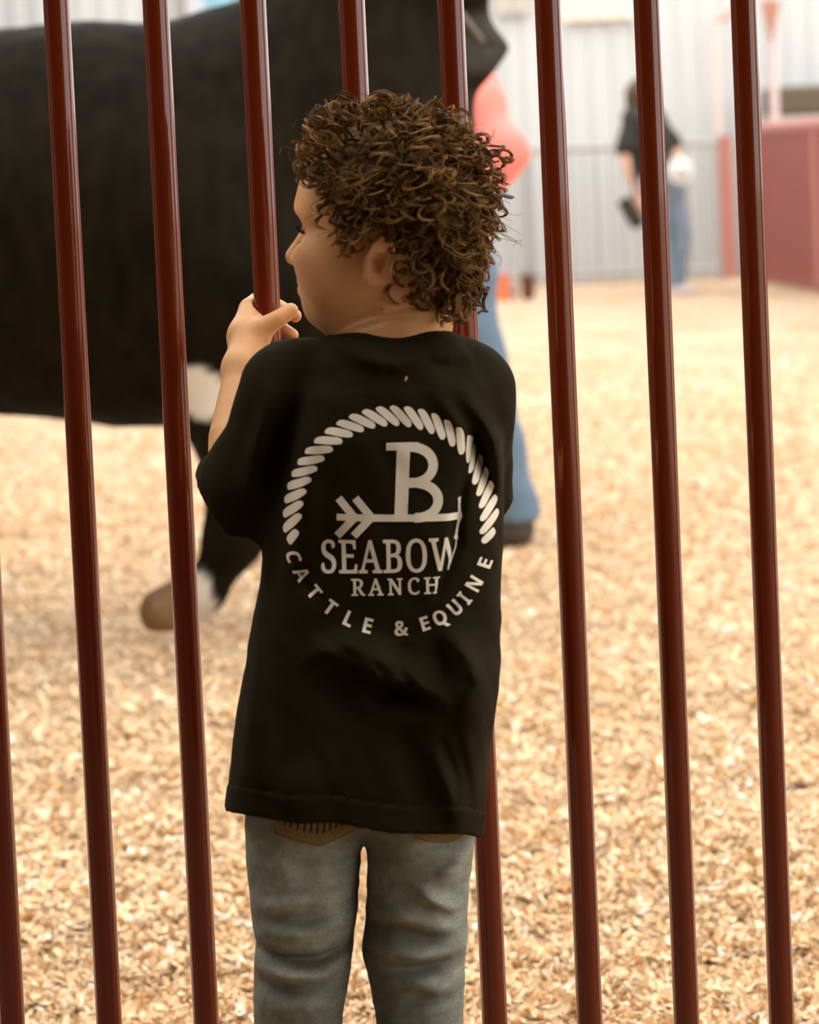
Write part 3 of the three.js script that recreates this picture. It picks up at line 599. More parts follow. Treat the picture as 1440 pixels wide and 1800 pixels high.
    [...ring].forEach((ch, i) => { if (ch === ' ') return; const a = lerp(from, to, where[i] + 0.02), x = r2x * Math.cos(a), y = -r2y * Math.sin(a); c.save(); c.translate(x, y); c.rotate(Math.atan2(-r2y * Math.cos(a) * 1, -r2x * Math.sin(a) * 1) * 1); c.rotate(0); c.font = 'bold 35px sans-serif'; c.textBaseline = 'middle'; c.fillText(ch, 0, 0); c.restore(); });
    c.restore();
    // wear in the ink: fine cracks and thin patches
    const r = rng(66); c.globalCompositeOperation = 'destination-out';
    for (let i = 0; i < 900; i++) { c.fillStyle = `rgba(0,0,0,${0.08 + 0.25 * r()})`; c.beginPath(); c.arc(r() * w, r() * w, 1 + r() * 4, 0, 6.3); c.fill(); }
    // a fleck of lint between the shoulders
    c.globalCompositeOperation = 'source-over'; c.fillStyle = '#fff';
  }, true);
  ink.wrapS = ink.wrapT = THREE.ClampToEdgeWrapping;
  const pg = overlay(g, (x, y, z, nx, ny, nz) => { const [u, v] = local(x, y); return nz > 0.15 && z > 0.22 && Math.abs(u) < 0.113 && Math.abs(v) < 0.113; }, (x, y) => { const [u, v] = local(x, y); return [u / 0.232 + 0.5, v / 0.232 + 0.5]; }, 0.0006);
  part('printed_emblem', pg, phys({ map: ink, color: lin(0.95, 0.84, 0.68), transparent: true, alphaTest: 0.3, roughness: 0.5, metalness: 0.0 }), shirt, 'white rope circle print with ranch lettering and arrow');
  const lint = at(714, 668, 0.292); part('lint', new THREE.SphereGeometry(0.0015, 8, 6).scale(0.7, 1.6, 0.5).rotateZ(-0.4).translate(lint.x, lint.y, zOn(g, lint.x, lint.y) + 0.002), mat({ color: lin(0.7, 0.5, 0.3), roughness: 0.9 }), shirt, 'pale fleck of wood dust');
}
function zOn(g, x, y) { const p = g.attributes.position; let z = -9; for (let i = 0; i < p.count; i++) if (Math.abs(p.getX(i) - x) < 0.004 && Math.abs(p.getY(i) - y) < 0.004) z = Math.max(z, p.getZ(i)); return z; }
// ---- jeans
{
  const lp = rows([[1330, 434, 650, 0.066, 0.2], [1415, 430, 650, 0.068, 0.2], [1475, 431, 640, 0.066, 0.2], [1500, 432, 634, 0.064, 0.2], [1580, 440, 629, 0.06, 0.2], [1650, 450, 622, 0.056, 0.2], [1700, 445, 618, 0.056, 0.2], [1750, 446, 609, 0.055, 0.2], [1800, 446, 601, 0.054, 0.2], [1950, 452, 598, 0.053, 0.198], [2200, 456, 592, 0.05, 0.195], [2420, 452, 592, 0.05, 0.195]], 0.2);
  const rp = rows([[1330, 640, 828, 0.066, 0.2], [1415, 641, 832, 0.068, 0.2], [1475, 644, 833, 0.066, 0.2], [1500, 648, 832, 0.064, 0.2], [1580, 646, 822, 0.06, 0.2], [1640, 641, 823, 0.056, 0.2], [1667, 635, 823, 0.056, 0.2], [1700, 645, 815, 0.056, 0.2], [1750, 656, 816, 0.055, 0.2], [1800, 661, 817, 0.054, 0.2], [1950, 662, 806, 0.053, 0.198], [2200, 664, 800, 0.05, 0.195], [2420, 660, 798, 0.05, 0.195]], 0.2);
  const Z = 0.255;
  const folds = [
    fold([[455, 1600], [500, 1585], [545, 1568]], Z, 0.007803, 0.006545), fold([[455, 1640], [530, 1640], [600, 1625]], Z, 0.0070227, 0.00748), fold([[460, 1680], [500, 1692], [560, 1690], [610, 1672]], Z, -0.0109242, 0.00561), fold([[450, 1708], [520, 1716], [600, 1700]], Z, 0.007803, 0.008415), fold([[460, 1662], [540, 1665], [600, 1650]], Z, 0.0046818, 0.00561),
    fold([[450, 1730], [490, 1740], [560, 1738]], Z, -0.0062424, 0.00748), fold([[480, 1470], [500, 1530], [510, 1580]], Z, 0.0046818, 0.01122), fold([[560, 1520], [590, 1600], [600, 1660]], Z, 0.0031212, 0.014025), fold([[455, 1780], [530, 1765], [590, 1775]], Z, 0.0046818, 0.01122),
    fold([[730, 1560], [765, 1580], [810, 1605]], Z, 0.007803, 0.006545), fold([[765, 1535], [800, 1525], [825, 1500]], Z, 0.0062424, 0.00748), fold([[660, 1632], [720, 1640], [770, 1655]], Z, -0.007803, 0.006545), fold([[660, 1600], [720, 1612], [800, 1635]], Z, 0.0054621, 0.00748), fold([[650, 1672], [720, 1680], [810, 1672]], Z, 0.0085833, 0.00748),
    fold([[680, 1705], [740, 1705], [800, 1690]], Z, -0.0093636, 0.006545), fold([[720, 1725], [770, 1740], [810, 1730]], Z, 0.007803, 0.008415), fold([[690, 1780], [740, 1760], [800, 1755]], Z, -0.0046818, 0.00935), fold([[650, 1480], [660, 1560], [665, 1620]], Z, 0.0031212, 0.01122), fold([[740, 1480], [775, 1478], [820, 1488]], Z, -0.0046818, 0.00561)];
  const leg = (pr, x, y, z) => { const [cx, hw, hd, cz] = pr(y), a = Math.abs(x - cx) / hw, b = Math.abs(z - cz) / hd, q = 2.3; return (Math.pow(Math.pow(a, q) + Math.pow(b, q), 1 / q) - 1) * Math.min(hw, hd) * 0.95; };
  const seat = ell(P(640, 1370, 0.205), [0.098, 0.046, 0.07]), botL = ell(P(540, 1395, 0.235), [0.044, 0.05, 0.05]), botR = ell(P(738, 1395, 0.235), [0.044, 0.05, 0.05]);
  const ankle = 0.055, waist = at(640, 1310, 0.2).y;
  const F = (x, y, z) => {
    let d = Math.min(leg(lp, x, y, z), leg(rp, x, y, z));
    d = smin(d, seat(x, y, z), 0.02); d = smin(d, botL(x, y, z), 0.012); d = smin(d, botR(x, y, z), 0.012);
    const d0 = d;
    if (Math.abs(d) < 0.03) {
      let o = 0; for (const f of folds) o += f(x, y);
      o *= sstep(0.18, 0.23, z); o += 0.0016 * noise(x * 20, y * 55, z * 25) + 0.0008 * noise(x * 60, y * 110, z * 60);
      d -= o;
    }
    d = Math.max(d, ankle - y, y - waist, -(d0 + 0.019));
    return d;
  };
  const lo = at(405, 2440, 0.28), hi = at(865, 1300, 0.28);
  const denim = canvasTex(512, 512, (c, w, h) => { const r = rng(21), im = c.createImageData(w, h); for (let i = 0; i < w * h; i++) { const x = i % w, y = i / w | 0, tw = ((x + y * 2) % 6) < 3 ? 0.86 : 1.08, k = tw * (0.86 + 0.28 * r()) * (1 + 0.08 * noise(x * 0.05, y * 0.05, 2)); im.data[i * 4] = clamp(196 * k, 0, 255); im.data[i * 4 + 1] = clamp(198 * k, 0, 255); im.data[i * 4 + 2] = clamp(196 * k, 0, 255); im.data[i * 4 + 3] = 255; } c.putImageData(im, 0, 0); });
  denim.repeat.set(5, 5);
  const cL = at(545, 1540, 0.25), cR = at(745, 1530, 0.25);
  const g = surface(F, [lo.x, 0.04, 0.11], [hi.x, hi.y + 0.01, 0.3], 0.0034, (x, y, z) => { // washed-out dye on the backs of the thighs, paler along the raised folds
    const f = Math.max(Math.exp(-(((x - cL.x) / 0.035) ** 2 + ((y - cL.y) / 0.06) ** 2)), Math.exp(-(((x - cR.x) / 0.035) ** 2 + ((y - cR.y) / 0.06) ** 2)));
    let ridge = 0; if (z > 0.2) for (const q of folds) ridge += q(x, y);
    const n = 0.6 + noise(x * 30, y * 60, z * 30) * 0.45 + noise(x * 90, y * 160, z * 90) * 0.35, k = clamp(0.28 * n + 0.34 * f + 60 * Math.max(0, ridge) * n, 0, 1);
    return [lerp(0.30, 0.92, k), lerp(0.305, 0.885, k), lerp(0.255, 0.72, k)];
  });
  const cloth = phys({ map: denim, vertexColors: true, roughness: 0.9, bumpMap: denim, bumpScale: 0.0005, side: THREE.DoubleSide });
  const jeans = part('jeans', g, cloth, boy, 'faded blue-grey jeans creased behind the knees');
  // back pockets with embroidered stitching
  const pocketTex = canvasTex(256, 256, (c, w, h) => {
    const r = rng(12); c.fillStyle = '#80683f'; c.fillRect(0, 0, w, h);
    for (let i = 0; i < 520; i++) { c.strokeStyle = r() < 0.5 ? 'rgba(70,52,26,0.6)' : 'rgba(150,122,80,0.5)'; c.lineWidth = 1.5; const x = r() * w, y = r() * h; c.beginPath(); c.moveTo(x, y); c.lineTo(x + (r() - 0.5) * 14, y + 10 * r()); c.stroke(); }
    c.strokeStyle = '#33240f'; c.lineWidth = 5.5; for (let k = 0; k < 14; k++) { const x = 22 + k * 16.3, b = 226 - Math.abs(x - 128) * 0.3; c.beginPath(); c.moveTo(x - 6, b - 60); c.quadraticCurveTo(x + 12, b - 40, x, b - 8); c.stroke(); c.beginPath(); c.arc(x + 4, b - 72, 7, 0, 5); c.stroke(); }
    c.strokeStyle = '#94794e'; c.lineWidth = 4; c.setLineDash([9, 4]); c.beginPath(); c.moveTo(16, 60); c.lineTo(22, 206); c.lineTo(128, 240); c.lineTo(234, 206); c.lineTo(240, 60); c.stroke();
    c.globalCompositeOperation = 'destination-in'; c.beginPath(); c.moveTo(6, 0); c.lineTo(12, 216); c.lineTo(128, 252); c.lineTo(244, 216); c.lineTo(250, 0); c.closePath(); c.fill();
  });
  pocketTex.wrapS = pocketTex.wrapT = THREE.ClampToEdgeWrapping;
  const pm = phys({ map: pocketTex, alphaTest: 0.5, roughness: 0.9, side: THREE.DoubleSide });
  for (const [px, py, hw, hh] of [[559, 1400, 84, 89], [783, 1410, 62, 80]]) {
    const c = at(px, py, 0.27), k = 1 / 1960, w = hw * k, h = hh * k;
    const loc = (x, y) => [(x - c.x) / w, (y - c.y) / h];
    const og = overlay(g, (x, y, z, nx, ny, nz) => { const [u, v] = loc(x, y); return nz > 0.1 && z > 0.21 && Math.abs(u) < 1 && v < 1 && v > -1; }, (x, y) => { const [u, v] = loc(x, y); return [u / 2 + 0.5, v / 2 + 0.5]; }, 0.0016);
    part('pocket', og, pm, jeans, 'brown embroidered back pocket');
  }
  const boot = phys({ color: lin(0.12, 0.06, 0.03), roughness: 0.5 });
  for (const px of [524, 729]) { const a = at(px, 2300, 0.2).x; part('boot', surface(blend([cone([a, 0.1, 0.19], [a, 0.04, 0.19], 0.034, 0.036), cone([a, 0.03, 0.18], [a, 0.026, 0.06], 0.028, 0.026), cone([a, 0.03, 0.2], [a, 0.02, 0.22], 0.03, 0.02)], 0.02), [a - 0.06, -0.01, 0.01], [a + 0.06, 0.16, 0.27], 0.006), boot, boy); }
}

// ---------------------------------------------------------------- the bull
{
  const Z = -4.05, q = (x, y, dz = 0) => P(x, y, Z + dz), bull = thing('bull', 'large black bull with white marks walking behind the red bars', 'bull', [0, 0, 0]);
  const ZS = 1.28; // narrower than deep
  const sq = (f) => (x, y, z) => f(x, y, Z + (z - Z) * ZS);
  const C = (a, b, ra, rb) => sq(cone(q(...a), q(...b), ra, rb));
  const trunk = blend([C([-1150, 350], [-800, 360], 0.34, 0.37), C([-800, 360], [-250, 390], 0.37, 0.403), C([-250, 390], [110, 387], 0.403, 0.405), C([110, 387], [290, 404], 0.405, 0.395), C([290, 404], [430, 430], 0.395, 0.35), C([-1180, 300], [-1100, 560], 0.32, 0.22),
    C([430, 350], [560, 560], 0.32, 0.24), C([430, 352], [600, 168], 0.345, 0.22), C([600, 150], [690, -30], 0.24, 0.16), C([470, 480], [600, 300], 0.3, 0.25)], 0.22);
  const head = blend([C([690, -150], [760, -80], 0.16, 0.15), C([735, -92], [820, 64], 0.12, 0.052), C([820, 64], [850, 92], 0.05, 0.04), C([856, 84], [884, 84], 0.035, 0.012), C([760, -10], [822, 100], 0.10, 0.045), C([690, -60], [570, 120], 0.15, 0.2)], 0.06);
  const leg = (pts, radii) => { const out = []; for (let i = 0; i + 1 < pts.length; i++) out.push(cone(q(...pts[i]), q(...pts[i + 1]), radii[i], radii[i + 1])); return blend(out, 0.05); };
  const nF = leg([[450, 520, 0.2], [420, 720, 0.2], [418, 905, 0.19], [412, 945, 0.19], [360, 1035, 0.19], [330, 1058, 0.19]], [0.19, 0.115, 0.062, 0.066, 0.044, 0.05]);
  const fF = leg([[560, 560, -0.2], [600, 760, -0.2], [600, 930, -0.19], [596, 1060, -0.19]], [0.17, 0.1, 0.06, 0.045]);
  const nH = leg([[-1080, 480, 0.22], [-980, 700, 0.22], [-1100, 880, 0.2], [-1060, 1060, 0.2]], [0.24, 0.12, 0.065, 0.048]);
  const fH = leg([[-1080, 480, -0.22], [-850, 700, -0.2], [-930, 880, -0.2], [-880, 1060, -0.2]], [0.24, 0.12, 0.065, 0.048]);
  const ears = blend([C([640, -190, 0.16], [600, -150, 0.32], 0.05, 0.03), C([640, -190, -0.16], [600, -150, -0.32], 0.05, 0.03)], 0.03);
  const nostril = ell(q(872, 84, 0.05), [0.022, 0.014, 0.02]), mouth = cone(q(882, 104, 0.1), q(820, 96, 0.1), 0.006, 0.004), eye = q(745, -95, 0.12);
  const m1 = q(330, 430), m2 = q(215, 450), m3 = q(60, 330), m4 = q(90, 560);
  const tail = leg([[-1370, 200, 0], [-1400, 500, 0], [-1390, 850, 0], [-1385, 980, 0]], [0.05, 0.035, 0.03, 0.05]);
  const F = (x, y, z) => {
    let d = trunk(x, y, z); d = smin(d, head(x, y, z), 0.08);
    d = smin(d, nF(x, y, z), 0.12); d = smin(d, fF(x, y, z), 0.12); d = smin(d, nH(x, y, z), 0.12); d = smin(d, fH(x, y, z), 0.12); d = smin(d, ears(x, y, z), 0.03); d = smin(d, tail(x, y, z), 0.05);
    d = smax(d, -nostril(x, y, z), 0.012); d = smax(d, -mouth(x, y, z), 0.01);
    const mus = -0.03 * gauss(Math.hypot((x - m1[0]) / 0.16, (y - m1[1]) / 0.24)) + 0.022 * gauss(Math.hypot((x - m2[0] - 0.25 * (y - m2[1])) / 0.05, (y - m2[1]) / 0.28)) - 0.02 * gauss(Math.hypot((x - m3[0]) / 0.22, (y - m3[1]) / 0.14)) + 0.015 * gauss(Math.hypot((x - m4[0]) / 0.2, (y - m4[1]) / 0.07));
    return d + (z > Z ? mus : 0) + 0.012 * noise(x * 5, y * 4, z * 5) + 0.004 * noise(x * 16, y * 11, z * 16);
  };
  const w1 = at(362, 672, Z), w2 = at(362, 1030, Z), pl = at(848, 78, Z);
  const paint = (x, y, z) => {
    const n = 0.75 + 0.5 * noise(x * 30, y * 9, z * 30) + 0.25 * noise(x * 90, y * 30, z * 90), white = Math.max(sstep(1.15, 0.85, Math.hypot((x - w1.x) / 0.07, (y - w1.y) / 0.062) + 0.25 * noise(x * 25, y * 25, z * 25)), 0.75 * sstep(1.2, 0.8, Math.hypot((x - w2.x) / 0.035, (y - w2.y) / 0.07) + 0.3 * noise(x * 30, y * 30, z * 30)));
    const c = [0.0105 * n, 0.0072 * n, 0.0024 * n], gr = 0.5 * sstep(0.09, 0.05, Math.hypot(x - pl.x, y - pl.y));
    return c.map((v, i) => lerp(lerp(v, [0.09, 0.085, 0.075][i], gr), [0.72, 0.66, 0.58][i], white));
  };
  const lo = q(-1470, 1140, 0), hi = q(930, -330, 0);
  const hide = phys({ vertexColors: true, roughness: 0.68, specularIntensity: 0.13 });
  part('body', surface(F, [lo[0], 0.0, Z - 0.46], [hi[0], hi[1], Z + 0.46], 0.0155, paint), hide, bull, 'black hide with white marks');
  const horn = phys({ color: lin(0.16, 0.085, 0.03), roughness: 0.6 });
  const hoof = (a, b, c) => part('hoof', surface((x, y, z) => smax(blend([cone(a, b, 0.05, 0.06)], 0.01)(x, y, z), c - y, 0.006), [Math.min(a[0], b[0]) - 0.09, Math.min(a[1], b[1]) - 0.09, a[2] - 0.09], [Math.max(a[0], b[0]) + 0.09, Math.max(a[1], b[1]) + 0.09, a[2] + 0.09], 0.009), horn, bull);
  const fl = (p) => q(p[0], p[1], p[2]);
  { const a = q(322, 1050, 0.19), b = q(290, 1075, 0.19); hoof(a, b, at(285, 1108, Z + 0.19).y); }
  for (const p of [[596, 1075, -0.19], [-1060, 1075, 0.2], [-880, 1075, -0.2]]) { const a = fl(p), b = [a[0] + 0.03, 0.05, a[2]]; hoof([a[0], 0.1, a[2]], b, 0.004); }
  // halter: noseband and cheek strap
  const strap = phys({ color: lin(0.12, 0.1, 0.08), roughness: 0.6 }), ring = (x, y, rr, tilt) => { const c = q(x, y); const g = new THREE.TorusGeometry(rr, 0.011, 10, 40).scale(1, 1, 0.9); g.rotateX(Math.PI / 2).rotateZ(tilt); g.scale(1, 1, 0.82); return g.translate(c[0], c[1], c[2]); };
  part('halter', mergeGeometries([ring(806, 24, 0.098, -0.95)]), strap, bull, 'pale show halter');
  for (const s of [-1, 1]) part('eye', new THREE.SphereGeometry(0.022, 16, 12).translate(eye[0], eye[1], Z + s * 0.125), phys({ color: lin(0.02, 0.012, 0.008), roughness: 0.1 }), bull);
}

// ---------------------------------------------------------------- people beyond
function person(root, Z, J, o) { // J: joints in pixels with depth offsets; o: sizes and materials
  const p = (a) => P(a[0], a[1], Z + (a[2] || 0)), j = Object.fromEntries(Object.entries(J).map(([k, v]) => [k, p(v)])), h = o.cell || 0.014;
  const limb = (a, b, c, r) => chain([j[a], j[b], j[c]], r);
  const torso = [cone(j.shoulderA, j.shoulderB, 0.075, 0.075), cone(j.chest, j.belly, 0.12, 0.115), cone(j.belly, j.pelvis, 0.115, 0.12)];
  const headC = j.head, bodyParts = [...torso, cone(j.neck, headC, 0.055, 0.06), ell(headC, [0.088, 0.115, 0.085]), ell([headC[0] + o.face[0] * 0.09, headC[1] - 0.02, headC[2] + o.face[1] * 0.09], [0.02, 0.03, 0.02]), cone([headC[0] + o.face[0] * 0.03, headC[1] - 0.07, headC[2] + o.face[1] * 0.03], [headC[0] + o.face[0] * 0.06, headC[1] - 0.09, headC[2] + o.face[1] * 0.06], 0.05, 0.03),
    limb('shoulderA', 'elbowA', 'wristA', [0.052, 0.042, 0.029]), limb('shoulderB', 'elbowB', 'wristB', [0.052, 0.042, 0.029]), limb('hipA', 'kneeA', 'ankleA', [0.085, 0.055, 0.04]), limb('hipB', 'kneeB', 'ankleB', [0.085, 0.055, 0.04])];
  for (const s of ['A', 'B']) { const e = j['elbow' + s], w = j['wrist' + s]; bodyParts.push(...hand(w, [w[0] - e[0], w[1] - e[1], w[2] - e[2]], [0, 0, s === 'A' ? -1 : 1], 0.17)); }
  const all = Object.values(j), lo = [0, 1, 2].map((i) => Math.min(...all.map((v) => v[i])) - 0.2), hi = [0, 1, 2].map((i) => Math.max(...all.map((v) => v[i])) + 0.2); lo[1] = Math.max(lo[1], 0.0);
  part('body', surface(blend(bodyParts, 0.03), lo, hi, h, () => [0.62, 0.36, 0.24]), mat({ vertexColors: true, roughness: 0.6 }), root);
  const crump = (x, y, z, a) => a * noise(x * 9, y * 9, z * 9);
  const half = (a, b, t) => j[a].map((v, i) => lerp(v, j[b][i], t));
  const shirtF = blend([cone(j.shoulderA, j.shoulderB, 0.1, 0.1), cone(j.chest, j.belly, 0.15, 0.145), cone(j.belly, j.pelvis, 0.145, 0.15), cone(j.shoulderA, half('shoulderA', 'elbowA', o.sleeve), 0.085, 0.08), cone(j.shoulderB, half('shoulderB', 'elbowB', o.sleeve), 0.085, 0.08),
    ...(o.longSleeve ? [cone(j.elbowA, half('elbowA', 'wristA', 0.8), 0.072, 0.055), cone(j.elbowB, half('elbowB', 'wristB', 0.8), 0.072, 0.055)] : [])], 0.06);
  part('shirt', surface((x, y, z) => Math.max(shirtF(x, y, z) + crump(x, y, z, 0.014), j.pelvis[1] - 0.02 - y), lo, hi, h), o.shirt, root);
  const jeansF = blend([cone(j.hipA, j.hipB, 0.135, 0.135), chain([j.hipA, j.kneeA, j.ankleA], [0.115, 0.085, 0.075]), chain([j.hipB, j.kneeB, j.ankleB], [0.115, 0.085, 0.075])], 0.03);
  part('jeans', surface((x, y, z) => Math.max(jeansF(x, y, z) + crump(x, y, z, 0.012), 0.07 - y), lo, hi, h), o.jeans, root);
  const hairF = blend([ell([headC[0] - o.face[0] * 0.012, headC[1] + 0.02, headC[2] - o.face[1] * 0.012], [0.1, 0.118, 0.1]), ...(o.longHair ? [cone([headC[0] - o.face[0] * 0.05, headC[1], headC[2]], [headC[0] - o.face[0] * 0.1, headC[1] - 0.28, headC[2]], 0.09, 0.05)] : [])], 0.04);
  part('hair', surface((x, y, z) => { const f = (x - headC[0]) * o.face[0] + (z - headC[2]) * o.face[1]; return Math.max(hairF(x, y, z), Math.min(f - 0.045, 0.05), y < headC[1] + 0.05 ? f - 0.01 : -1); }, lo, hi, h), o.hair, root);
  for (const s of ['A', 'B']) { const a = j['ankle' + s]; part('boot', surface((x, y, z) => Math.max(blend([cone([a[0], 0.12, a[2]], [a[0], 0.05, a[2]], 0.055, 0.052), cone([a[0], 0.045, a[2]], [a[0] + o.face[0] * 0.17, 0.035, a[2] + o.face[1] * 0.17], 0.048, 0.036)], 0.03)(x, y, z), 0.002 - y), [a[0] - 0.26, -0.01, a[2] - 0.26], [a[0] + 0.26, 0.2, a[2] + 0.26], h), o.boots, root); }
}
const denimFar = mat({ color: lin(0.12, 0.19, 0.27), roughness: 0.9 });
{
  const root = thing('person', 'adult in coral red shirt and blue jeans behind the bull', 'person');
  person(root, -5.7, { head: [800, -40], neck: [808, 50], shoulderA: [812, 170, 0.18], shoulderB: [800, 165, -0.18], chest: [800, 200], belly: [768, 330], pelvis: [772, 450], hipA: [795, 480, 0.1], hipB: [795, 480, -0.1],
    kneeA: [850, 690, 0.12], ankleA: [905, 905, 0.12], kneeB: [800, 700, -0.1], ankleB: [850, 905, -0.12], elbowA: [874, 272, 0.24], wristA: [832, 345, 0.3], elbowB: [740, 300, -0.2], wristB: [700, 200, -0.15] },
  { face: [-1, 0], sleeve: 1, longSleeve: true, shirt: mat({ color: lin(0.9, 0.24, 0.2), roughness: 0.85 }), jeans: denimFar, hair: mat({ color: lin(0.05, 0.03, 0.02), roughness: 0.6 }), boots: mat({ color: lin(0.06, 0.045, 0.035), roughness: 0.7 }) });
}
{
  const Z = -20.2, root = thing('person', 'distant person in black top and jeans by the far white wall', 'person');
  person(root, Z, { head: [1128, 166], neck: [1130, 188], shoulderA: [1116, 212, 0.12], shoulderB: [1150, 214, -0.12], chest: [1134, 232], belly: [1142, 275], pelvis: [1156, 318], hipA: [1150, 330, 0.08], hipB: [1176, 332, -0.05],
    kneeA: [1158, 420, 0.1], ankleA: [1172, 512, 0.1], kneeB: [1196, 420, -0.08], ankleB: [1186, 512, -0.1], elbowA: [1096, 268, 0.16], wristA: [1120, 345, 0.28], elbowB: [1188, 258, -0.08], wristB: [1190, 296, 0.1] },
  { face: [0.85, -0.5], sleeve: 0.85, longHair: true, cell: 0.016, shirt: mat({ color: lin(0.02, 0.019, 0.016), roughness: 0.8 }), jeans: mat({ color: lin(0.22, 0.30, 0.40), roughness: 0.9 }), hair: mat({ color: lin(0.08, 0.045, 0.02), roughness: 0.6 }), boots: mat({ color: lin(0.75, 0.75, 0.78), roughness: 0.7 }) });
  const c = at(1196, 300, Z + 0.27); const hat = thing('hat', 'small round white hat held at the hip by the distant person', 'hat', [c.x, c.y, c.z]);
  part('crown', new THREE.SphereGeometry(0.075, 24, 16).scale(1, 1, 0.8), mat({ color: lin(0.62, 0.65, 0.66), roughness: 0.8 }), hat);
  part('brim', new THREE.TorusGeometry(0.085, 0.02, 10, 32).scale(1, 1, 0.5), mat({ color: lin(0.8, 0.82, 0.84), roughness: 0.8 }), hat);
  const b = at(1110, 374, Z + 0.36), bag = thing('bag', 'dark bag hanging at the distant person side', 'bag', [b.x, b.y, b.z]);
  part('pouch', boxAt(0, 0, 0, 0.12, 0.26, 0.08, 0.035).rotateZ(0.5), mat({ color: lin(0.03, 0.026, 0.02), roughness: 0.8 }), bag);
  part('strap', rod(V(0.03, 0.1, 0), V(0.02, 0.45, 0.02), 0.012), mat({ color: lin(0.03, 0.026, 0.02), roughness: 0.8 }), bag);
}

// ---------------------------------------------------------------- things along the far wall
const paleRail = mat({ color: lin(0.36, 0.36, 0.37), roughness: 0.5 }), rosePaint = mat({ color: lin(0.42, 0.16, 0.13), roughness: 0.5 }), redPaint = mat({ color: lin(0.25, 0.032, 0.022), roughness: 0.45 });
{
  const Z = -22.8, y = at(1100, 258, Z).y, x0 = at(520, 300, Z).x, x1 = at(1276, 300, Z).x;
  const f = thing('fence', 'pale thin-barred rail fence in front of the far white wall', 'fence');
  part('rail', rod(V(x0, y, Z), V(x1, y, Z), 0.03), paleRail, f); part('rail', rod(V(x0, 0.1, Z), V(x1, 0.1, Z), 0.025), paleRail, f);
  const g = new THREE.CylinderGeometry(0.011, 0.011, y, 8);
  for (let x = x0; x < x1 - 0.05; x += 0.115) { const b = part('bar', g, paleRail, f); b.position.set(x, y / 2, Z); }
  part('post', rod(V(x1, -0.02, Z), V(x1, y + 0.06, Z), 0.06, 0.06), rosePaint, f, 'faded red end post');
  const xm = at(924, 300, Z).x; part('post', rod(V(xm, -0.02, Z), V(xm, y, Z), 0.035), paleRail, f);
}
{
  const Z = -23.1, x = at(1262, 200, Z).x, o = thing('metal_arch', 'tall faded pink arched post frame standing by the far wall', 'arch');
  const yt = at(1262, 36, Z).y; part('upright', rod(V(x, -0.02, Z), V(x, yt, Z), 0.05), mat({ color: lin(0.66, 0.58, 0.58), roughness: 0.6 }), o); part('crossbar', rod(V(x, yt, Z), V(x + 0.3, yt + 0.13, Z), 0.045), mat({ color: lin(0.58, 0.42, 0.4), roughness: 0.6 }), o);
}
{
  const Z = -22.2, x = at(1362, 200, Z).x, yt = at(1362, -60, Z).y, yb = at(1360, 75, Z).y, o = thing('pole', 'tall pale pink pole with a rusty bracket near its top', 'pole');
  part('shaft', rod(V(x, -0.02, Z), V(x, yt, Z), 0.04), mat({ color: lin(0.62, 0.5, 0.52), roughness: 0.6 }), o);
  const s = new THREE.Shape(); s.moveTo(0, 0); s.lineTo(0.07, 0.33); s.lineTo(0.03, 0.36); s.lineTo(-0.08, 0.34); s.closePath();
  part('bracket', new THREE.ExtrudeGeometry(s, { depth: 0.05, bevelEnabled: true, bevelSize: 0.008, bevelThickness: 0.008, bevelSegments: 2 }).translate(x - 0.01, yb, Z + 0.04), mat({ color: lin(0.4, 0.2, 0.14), roughness: 0.8 }), o, 'rusty bracket');
}
{ // the red sheet gate that runs back along the right side
  const A = at(1346, 515, -21.6), B = at(1446, 541, -19.2), o = thing('gate', 'dark red sheet metal gate along the right side of the arena', 'gate', [A.x, 0, A.z]);
  const dx = B.x - A.x + 0.03, dz = B.z - A.z, len = 18.4, turn = Math.atan2(-dz, dx); o.rotation.y = turn;
  const H = at(1346, 226, A.z).y;
  for (let i = 0; i < 8; i++) part('sheet', boxAt((i + 0.5) * len / 8, H / 2 + 0.02, 0, len / 8 - 0.02, H - 0.06, 0.03), redPaint, o);
  part('rail', rod(V(0, H, 0), V(len, H, 0), 0.05), mat({ color: lin(0.5, 0.2, 0.19), roughness: 0.5 }), o); part('rail', rod(V(0, 0.06, 0), V(len, 0.06, 0), 0.04), redPaint, o);
  for (let i = 0, x = 0; i <= 8; i++, x = i * len / 8) part('post', rod(V(x, -0.02, 0), V(x, H + 0.04, 0), 0.05), mat({ color: lin(0.48, 0.2, 0.19), roughness: 0.5 }), o);
}
{ // machine standing behind the gate
  const Z = -23.0, a = at(1345, 205, Z), b = at(1450, 150, Z), o = thing('trailer', 'dark low trailer with a tan tarp behind the red gate', 'trailer', [a.x, 0, Z]), w = b.x - a.x + 0.6;
  part('bed', boxAt(w / 2, a.y - 0.16, 0, w, 0.3, 0.5, 0.02), mat({ color: lin(0.42, 0.4, 0.35), roughness: 0.7 }), o);
  part('cover', boxAt(w / 2, (a.y + b.y) / 2, 0, w, b.y - a.y, 0.5, 0.05), mat({ color: lin(0.11, 0.085, 0.055), roughness: 0.8 }), o);
  part('frame', boxAt(w / 2, (a.y - 0.3) / 2, 0, w * 0.9, a.y - 0.3, 0.3, 0.02), mat({ color: lin(0.3, 0.28, 0.26), roughness: 0.7 }), o);
  for (const k of [0.2, 0.8]) part('wheel', new THREE.CylinderGeometry(0.3, 0.3, 0.16, 24).rotateX(Math.PI / 2).translate(w * k, 0.3, 0.24), mat({ color: lin(0.03, 0.03, 0.03), roughness: 0.9 }), o);
}
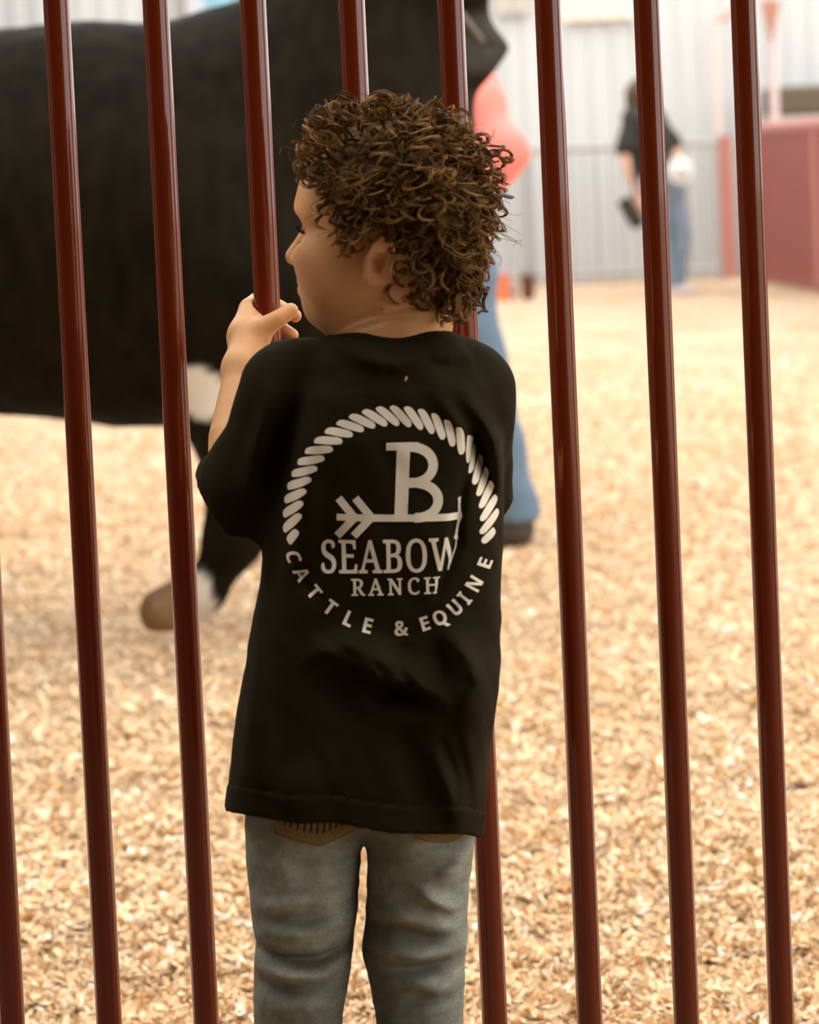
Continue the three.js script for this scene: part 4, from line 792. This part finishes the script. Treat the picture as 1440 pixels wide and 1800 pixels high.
{ // orange crate and brown drum on the ground by the wall
  const Z = -20.6, s = 5100 / (CAM_Z - Z), c = at(882, 522, Z), o = thing('crate', 'orange crate on the shavings near the far wall', 'crate', [c.x, 0, Z]);
  part('box', boxAt(0, 0.1, 0, 30 / s, 0.2, 0.16, 0.015), mat({ color: lin(0.72, 0.2, 0.08), roughness: 0.7 }), o); part('lid', boxAt(0, 0.207, 0, 34 / s, 0.02, 0.18, 0.006), mat({ color: lin(0.6, 0.17, 0.08), roughness: 0.7 }), o);
  const d = at(929, 520, Z), q = thing('bucket', 'dark brown bucket beside the orange crate', 'bucket', [d.x, 0, Z]);
  part('tub', new THREE.LatheGeometry([[0, 0.002], [0.05, 0.002], [0.062, 0.2], [0.066, 0.205], [0.058, 0.205], [0.046, 0.012], [0, 0.012]].map(([x, y]) => new THREE.Vector2(x, y)), 24), mat({ color: lin(0.12, 0.045, 0.02), roughness: 0.6 }), q);
  part('handle', new THREE.TorusGeometry(0.062, 0.004, 6, 20, Math.PI).translate(0, 0.2, 0), mat({ color: lin(0.2, 0.2, 0.2), roughness: 0.5 }), q);
  const p = at(905, 521, Z), u = thing('sack', 'pale grey sack between the orange crate and the bucket', 'sack', [p.x - 0.004, 0, Z - 0.17]);
  part('sack_body', surface((x, y, z) => Math.max(ell([0, 0.09, 0], [0.048, 0.11, 0.05])(x, y, z) + 0.01 * noise(x * 30, y * 30, z * 30), 0.001 - y), [-0.09, -0.02, -0.09], [0.09, 0.23, 0.09], 0.012), mat({ color: lin(0.6, 0.53, 0.52), roughness: 0.9 }), u); part('tie', new THREE.TorusGeometry(0.03, 0.008, 6, 16).rotateX(Math.PI / 2).translate(0, 0.185, 0), mat({ color: lin(0.4, 0.35, 0.3), roughness: 0.9 }), u);
}
{ // hangings on the wall
  const Z = WALL_Z + 0.1;
  const sheet = (name, label, cat, px0, px1, py0, py1, color, extra) => {
    const a = at(px0, py1, Z), b = at(px1, py0, Z), o = thing(name, label, cat, [(a.x + b.x) / 2, a.y, Z]), w = b.x - a.x, h = b.y - a.y, g = new THREE.BoxGeometry(w, h, 0.012, 24, 1, 1).translate(0, h / 2, 0), p = g.attributes.position;
    for (let i = 0; i < p.count; i++) p.setZ(i, p.getZ(i) + 0.012 * Math.sin(p.getX(i) * 30) + 0.01);
    g.computeVertexNormals(); part('cloth', g, mat({ color: lin(...color), roughness: 0.8 }), o); part('batten', rod(V(-w / 2, h, 0.01), V(w / 2, h, 0.01), 0.015), mat({ color: lin(0.4, 0.36, 0.3), roughness: 0.7 }), o);
    if (extra) extra(o, w, h);
    return o;
  };
  sheet('banner', 'light blue banner hanging high on the far wall', 'banner', 361, 470, -110, 75, [0.27, 0.52, 0.66]);
  sheet('banner', 'pale lilac banner beside the light blue banner', 'banner', 331, 351, -110, 75, [0.62, 0.66, 0.76]);
  sheet('banner', 'cream and pink banner high on the far wall', 'banner', 985, 1112, -90, 38, [0.8, 0.72, 0.62]);
  sheet('sign', 'small grey brown board high on the wall by the bull head', 'sign', 872, 930, -40, 26, [0.5, 0.46, 0.44]);
  const x = at(324, 30, Z).x; const post = thing('wall_post', 'thin brown upright post against the far wall', 'post', [x, 0, Z + 0.02]);
  part('shaft', rod(V(0, -0.02, 0), V(0, 4.0, 0), 0.022), mat({ color: lin(0.33, 0.26, 0.17), roughness: 0.8 }), post); part('cap', new THREE.SphereGeometry(0.028, 12, 8).translate(0, 4.0, 0), mat({ color: lin(0.33, 0.26, 0.17), roughness: 0.8 }), post);
}
renderer.render(scene, camera);
